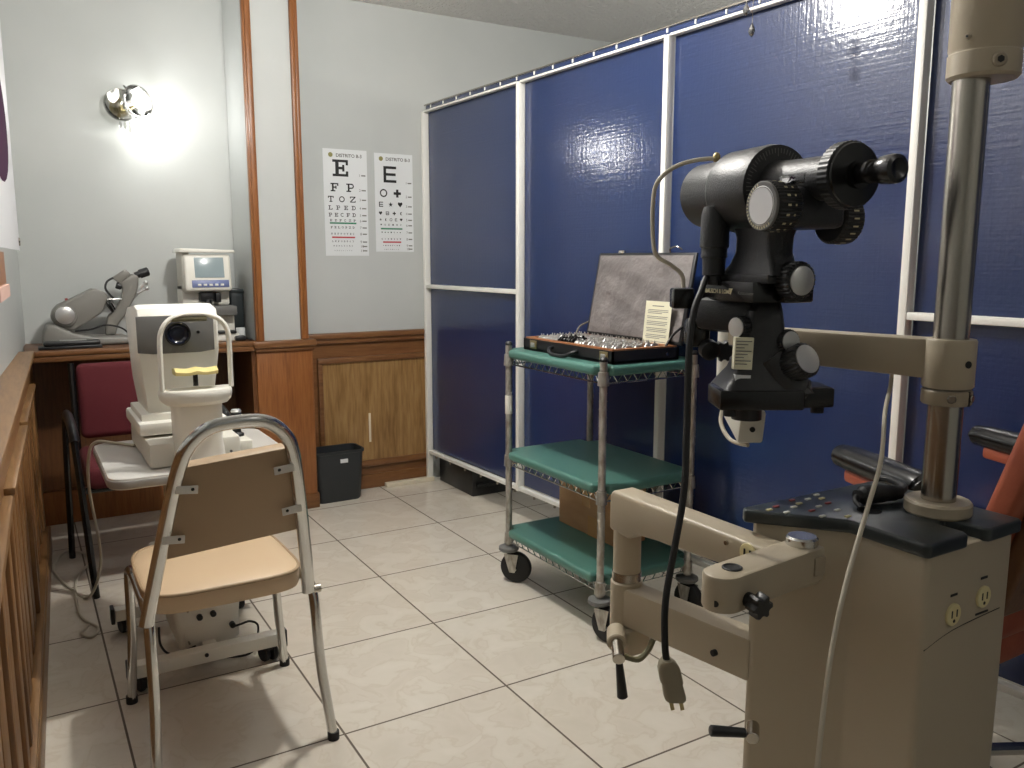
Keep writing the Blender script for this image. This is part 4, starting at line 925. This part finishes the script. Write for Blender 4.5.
for k in range(16):
    a = k*2*PI/16
    for yy_, l in ((-.078, .004), (-.066, .002)):
        c = (.088+.0378*math.cos(a), yy_, -.042+.0378*math.sin(a)); b.box(-.0003, .0003, -l/1.5, l/1.5, -.0016, .0016, m=frame(c, (math.cos(a), 0, math.sin(a)), (0, 1, 0)))
put('drum_numbers', b, M['gold_ink'], ld_)
put('pointer_guard', K().box(.095, .15, -.075, -.073, -.012, .002, .001), M['glass'], t)
rd = put('right_drum', K().knurl((.060, .055, -.058), (0, 1, 0), .039, .04, 40, .0012), M['black_plastic'], t)
b = K()
for k in range(20):
    a = k*2*PI/20; c = (.060+.0393*math.cos(a), .075, -.058+.0393*math.sin(a)); b.box(-.0003, .0003, -.005, .005, -.0013, .0013, m=frame(c, (math.cos(a), 0, math.sin(a)), (0, 1, 0)))
put('drum_numbers', b, M['gold_ink'], rd)
put('lamp_housing', K().lathe([(.0, -.03), (.02, -.032), (.024, -.045), (.025, -.10), (.022, -.103), (.022, -.112), (.0225, -.113), (.0225, -.118), (.02, -.12), (.019, -.148), (.0135, -.15), (.0135, -.165), (0, -.165)], (-.098, -.05, 0), (0, 0, 1), 32), M['black_paint'], t)
b = K(); secs = []
for z, x0, x1, y_ in ((-.06, -.085, .03, .03), (-.085, -.075, .02, .027), (-.11, -.078, .02, .026), (-.13, -.09, .028, .028), (-.147, -.11, .04, .032)):
    secs.append([(x, y, z) for x, y in rrect(x1-x0, 2*y_, .012, 4, (x0+x1)/2, 0)])
put('pedestal', b.loft(secs), M['black_paint'], t)
put('saddle', K().box(-.115, .03, -.036, .05, -.16, -.146, .002), M['black_paint'], t)
rl = put('slide_rail', K().box(-.138, .012, -.05, .06, -.192, -.158, .002).box(.0, .03, .0, .06, -.192, -.15, .004), M['black_gloss'], t)
b = K(); text(b, 'BAUSCH & LOMB', .0098, (-.12, -.0506, -.179), (1, 0, 0), (0, 0, 1), bold=.0002); put('maker_lettering', b, M['gold_ink'], rl)
b = K(); text(b, 'Keratometer', .0078, (-.026, -.0506, -.179), (1, 0, 0), (0, 0, 1)); put('model_lettering', b, M['ink_grey'], rl)
b = K(); b.poly([(-.046, -.0506, -.170), (-.043, -.0506, -.174), (-.046, -.0506, -.181), (-.049, -.0506, -.174)]).poly([(-.052, -.0506, -.170), (-.040, -.0506, -.170), (-.043, -.0506, -.173), (-.049, -.0506, -.173)]); put('rail_emblem', b, M['gold_ink'], rl)
fk = put('focus_knob', K().knurl((.022, .012, -.155), (1, 0, 0), .031, .032, 26, .002), M['black_plastic'], t)
put('knob_face', K().lathe([(.0235, 0), (.0235, .003), (.022, .004), (0, .004)], (.053, .012, -.155), (1, 0, 0), 36), M['brushed'], fk, 'silver knob face')
# lower casting, squared to the room less than the drum above it
FD = V(math.cos(YAW), -math.sin(YAW), 0); FF = V(math.sin(YAW), math.cos(YAW), 0)
def W(l, d): return V(0, 0, 0)+FD*l+FF*d
OB = W(.441, 1.44)
FB = Matrix(((FD.x, FF.x, 0, OB.x), (FD.y, FF.y, 0, OB.y), (0, 0, 1, 0), (0, 0, 0, 1)))
def Q(): return B(FB)
put('base_plate', Q().prism([(-.092, -.06), (.05, -.06), (.055, -.04), (.112, -.03), (.112, .05), (.03, .06), (-.07, .06), (-.092, .03)], (0, 0, 1.005), (1, 0, 0), (0, 1, 0), .034, .004), M['black_gloss'], t)
b = Q(); secs = []
for z, x0, x1, y0, y1 in ((1.034, -.085, .07, -.058, .058), (1.05, -.075, .055, -.052, .05), (1.07, -.06, .045, -.045, .04), (1.10, -.048, .036, -.038, .035), (1.14, -.044, .022, -.034, .034), (1.17, -.04, .018, -.033, .033), (1.186, -.026, .016, -.025, .03), (1.19, -.02, .014, -.02, .026)):
    secs.append([(x, y, z) for x, y in rrect(x1-x0, y1-y0, .012, 5, (x0+x1)/2, (y0+y1)/2)])
put('pillar', b.loft(secs), M['black_paint'], t)
put('base_boss', Q().tube([(.0, -.02, 1.09), (.03, -.03, 1.05), (.06, -.03, 1.035)], [.03, .03, .026, .02], 14, smooth=5), M['black_paint'], t)
ra = put('rest_arm', Q().bar((-.02, .0, 1.157), (-.105, .06, 1.162), .05, .058, .014), M['black_paint'], t)
put('rest_block', Q().box(-.15, -.112, .07, .11, 1.168, 1.205, .004).box(-.125, -.085, .05, .10, 1.10, 1.15, .008), M['black_gloss'], t)
put('rest_clamp', Q().lathe([(.012, 0), (.018, .004), (.018, .02), (.01, .024)], (-.09, .06, 1.10), (.2, -1, -.3), 14), M['black_plastic'], t)
put('occluder_rod', B().tube([(1.104, 1.214, 1.175), (1.107, 1.218, 1.222), (1.09, 1.232, 1.245), (1.068, 1.248, 1.262), (1.062, 1.254, 1.29), (1.066, 1.262, 1.365), (1.078, 1.262, 1.405), (1.11, 1.25, 1.432), (1.145, 1.232, 1.444), (1.18, 1.21, 1.447)], .0042, 10, smooth=6), M['white_cable'], t, 'bent pale metal rod')
put('occluder_knob', B().ball((1.178, 1.212, 1.448), (.008, .008, .011), 12), M['brass'], t)
sk = put('tension_knob', Q().knurl((-.046, -.02, 1.143), (-.85, -.5, 0), .0195, .018, 20, .0015), M['black_plastic'], t)
d_ = V(-.85, -.5, 0).normalized(); c_ = V(-.046, -.02, 1.143)+d_*.018
put('knob_face', Q().lathe([(.0165, 0), (.0165, .002), (0, .003)], tuple(c_), tuple(d_), 28), M['brushed'], sk, 'silver knob face')
for c, ax, r_, h in (((.018, -.01, 1.116), (.35, -.9, .12), .0215, .03), ((.032, -.035, 1.078), (.42, -.8, .4), .0305, .038)):
    kb = put('height_knob', Q().knurl(c, ax, r_, h, 24, .0018), M['black_plastic'], t)
    d_ = V(*ax).normalized(); put('knob_face', Q().lathe([(r_*.8, 0), (r_*.8, .002), (0, .003)], tuple(V(*c)+d_*h), tuple(d_), 32), M['brushed'], kb, 'silver knob face')
LB = FB @ Matrix.Translation((-.052, -.043, 1.1)) @ Matrix.Rotation(.03, 4, 'Y')
b = B(LB).box(-.015, .016, -.002, .012, -.027, .027); st = put('maker_sticker', b, M['paper_cream'], t, 'cream printed sticker')
b = B(LB)
for k in range(8): b.box(-.013, .013-.006*(k % 3), -.0026, -.002, .02-k*.0055, .0215-k*.0055)
put('sticker_print', b, M['ink_grey'], st)
put('serial_sticker', B(LB).box(-.012, .014, -.006, .008, -.048, -.036), M['paper'], t)
for x, y in ((-.07, -.04), (.09, -.01)): put('rubber_foot', Q().cyl((x, y, .993), (x, y, 1.006), .011, seg=14), M['black_rubber'], t)
put('mount_collar', Q().cyl((-.03, -.0, .98), (-.03, -.0, 1.006), .026, seg=22), M['black_plastic'], t)
cd = put('mains_cord', B().tube([(1.05, 1.086, 1.232), (1.034, 1.08, 1.222), (1.012, 1.066, 1.203), (.987, 1.056, 1.169), (.968, 1.044, 1.106), (.956, 1.031, .99), (.936, 1.011, .877), (.91, 1.0, .79), (.883, .989, .704), (.87, .973, .636), (.871, .966, .602)], .0058, 10, smooth=8), M['black_rubber'], t)
pg = V(.871, .966, .606); pd = V(.011, -.008, -.06).normalized()
put('mains_plug', B().loft([[tuple(pg+pd*h+FD*a+FF*c) for a, c in rrect(w, .026, .008, 4)] for h, w in ((-.008, .016), (-.002, .028), (.008, .036), (.03, .037), (.034, .033), (.056, .036), (.061, .034), (.063, .03))]), M['grey_plug'], cd, 'beige three pin plug')
for l, f in ((-.008, 0), (.008, 0)): put('plug_pin', B().bar(tuple(pg+pd*.06+FD*l), tuple(pg+pd*.082+FD*l), .0018, .0065, 0, up=tuple(FD)), M['brass'], cd)

# ------------------------------------------------------------------ examination chair
t = thing('exam_chair', 'orange upholstered examination chair with black armrests, behind the console', 'chair', (1.78, 1.05, 0))
for x, y0, dx in ((1.562, 1.18, -.09), (2.035, 1.15, -.075)):
    p0 = V(x, y0, .824); dd = V(dx, -.26, 0)
    ap = put('armrest', B().tube([tuple(p0+dd*k+V(0, 0, z_)) for k, z_ in ((-.02, -.004), (.02, 0), (.3, 0), (.6, 0), (.9, 0), (.98, -.004))], [.024, .03, .033, .034, .034, .034, .034, .03], 18, smooth=5, flat=.85), M['black_gloss'], t)
    q0 = p0+dd*.12-V(0, 0, .034); q1 = p0+dd*.94-V(0, 0, .036)
    put('arm_panel', B().bar(tuple(q0), tuple(q1), .042, .03, .008), M['orange'], ap, 'orange padded arm underside')
    put('arm_post', B().bar(tuple(q1-dd*.25+V(.01, 0, 0)), tuple(q1-dd*.25+V(.02, .06, -.32)), .05, .07, .012, up=(0, 1, 0)), M['oak_dark'], ap)
bM_ = Matrix.Translation((0, .94, .56)) @ Matrix.Rotation(.30, 4, 'X')
put('backrest', B(bM_).box(1.575, 1.93, -.06, .0, .02, .60, .018, 4), M['orange'], t)
put('back_shell', B(bM_).box(1.60, 1.915, -.10, -.058, .03, .585, .012, 3), M['oak_dark'], t)
put('seat', B().box(1.60, 1.955, .86, 1.36, .48, .58, .03, 4), M['orange'], t)
put('seat_skirt', B().box(1.615, 1.94, .88, 1.34, .42, .49, .008), M['orange'], t)
put('pedestal', B().lathe([(.11, 0), (.11, .05), (.08, .08), (.075, .42), (0, .42)], (1.78, 1.1, .02), seg=30), M['oak_dark'], t)
put('base_disc', B().lathe([(.0, 0), (.22, 0), (.225, .008), (.22, .018), (.1, .03), (0, .03)], (1.78, 1.1, 0), seg=36), M['steel'], t)
put('foot_rail', B().tube([(1.56, .84, .3), (1.70, .80, .28), (1.9, .80, .28)], .012, 10), M['chrome'], t)

# ------------------------------------------------------------------ light
def lamp(n, loc, w, col, r):
    l = bpy.data.lights.new(n, 'POINT'); l.energy = w; l.color = col; l.shadow_soft_size = r
    o = bpy.data.objects.new(n, l); COL.objects.link(o); o.location = loc; return o
lamp('ceiling_light', (.95, 2.35, 2.33), 72, (1, .97, .915), .045)
lamp('sconce_light', (.602, YN-.135, 1.935), 6.8, (1, .985, .96), .035)
lamp('room_fill', (1.5, -.9, 2.3), 4, (1, .95, .88), .12)  # unseen weak fill, added behind the camera
lamp('ceiling_fill', (2.8, 2.4, 1.95), 12, (1, .96, .9), .08)  # unseen lamp added beyond the partition to brighten the ceiling
w = bpy.data.worlds.new('world'); SC.world = w; w.use_nodes = True
w.node_tree.nodes['Background'].inputs[0].default_value = (.8, .85, .9, 1); w.node_tree.nodes['Background'].inputs[1].default_value = .05

# ------------------------------------------------------------------ camera
c = bpy.data.cameras.new('camera'); c.sensor_width = 36; c.lens = 835/1024*36; c.clip_start = .02
co = bpy.data.objects.new('camera', c); COL.objects.link(co); co.location = (0, 0, EYE); co.rotation_euler = (PI/2-PIT, 0, -YAW)
SC.camera = co
vs = SC.view_settings; vs.view_transform = 'Standard'; vs.look = 'None'; vs.gamma = 1; vs.use_curve_mapping = False; vs.exposure = .2
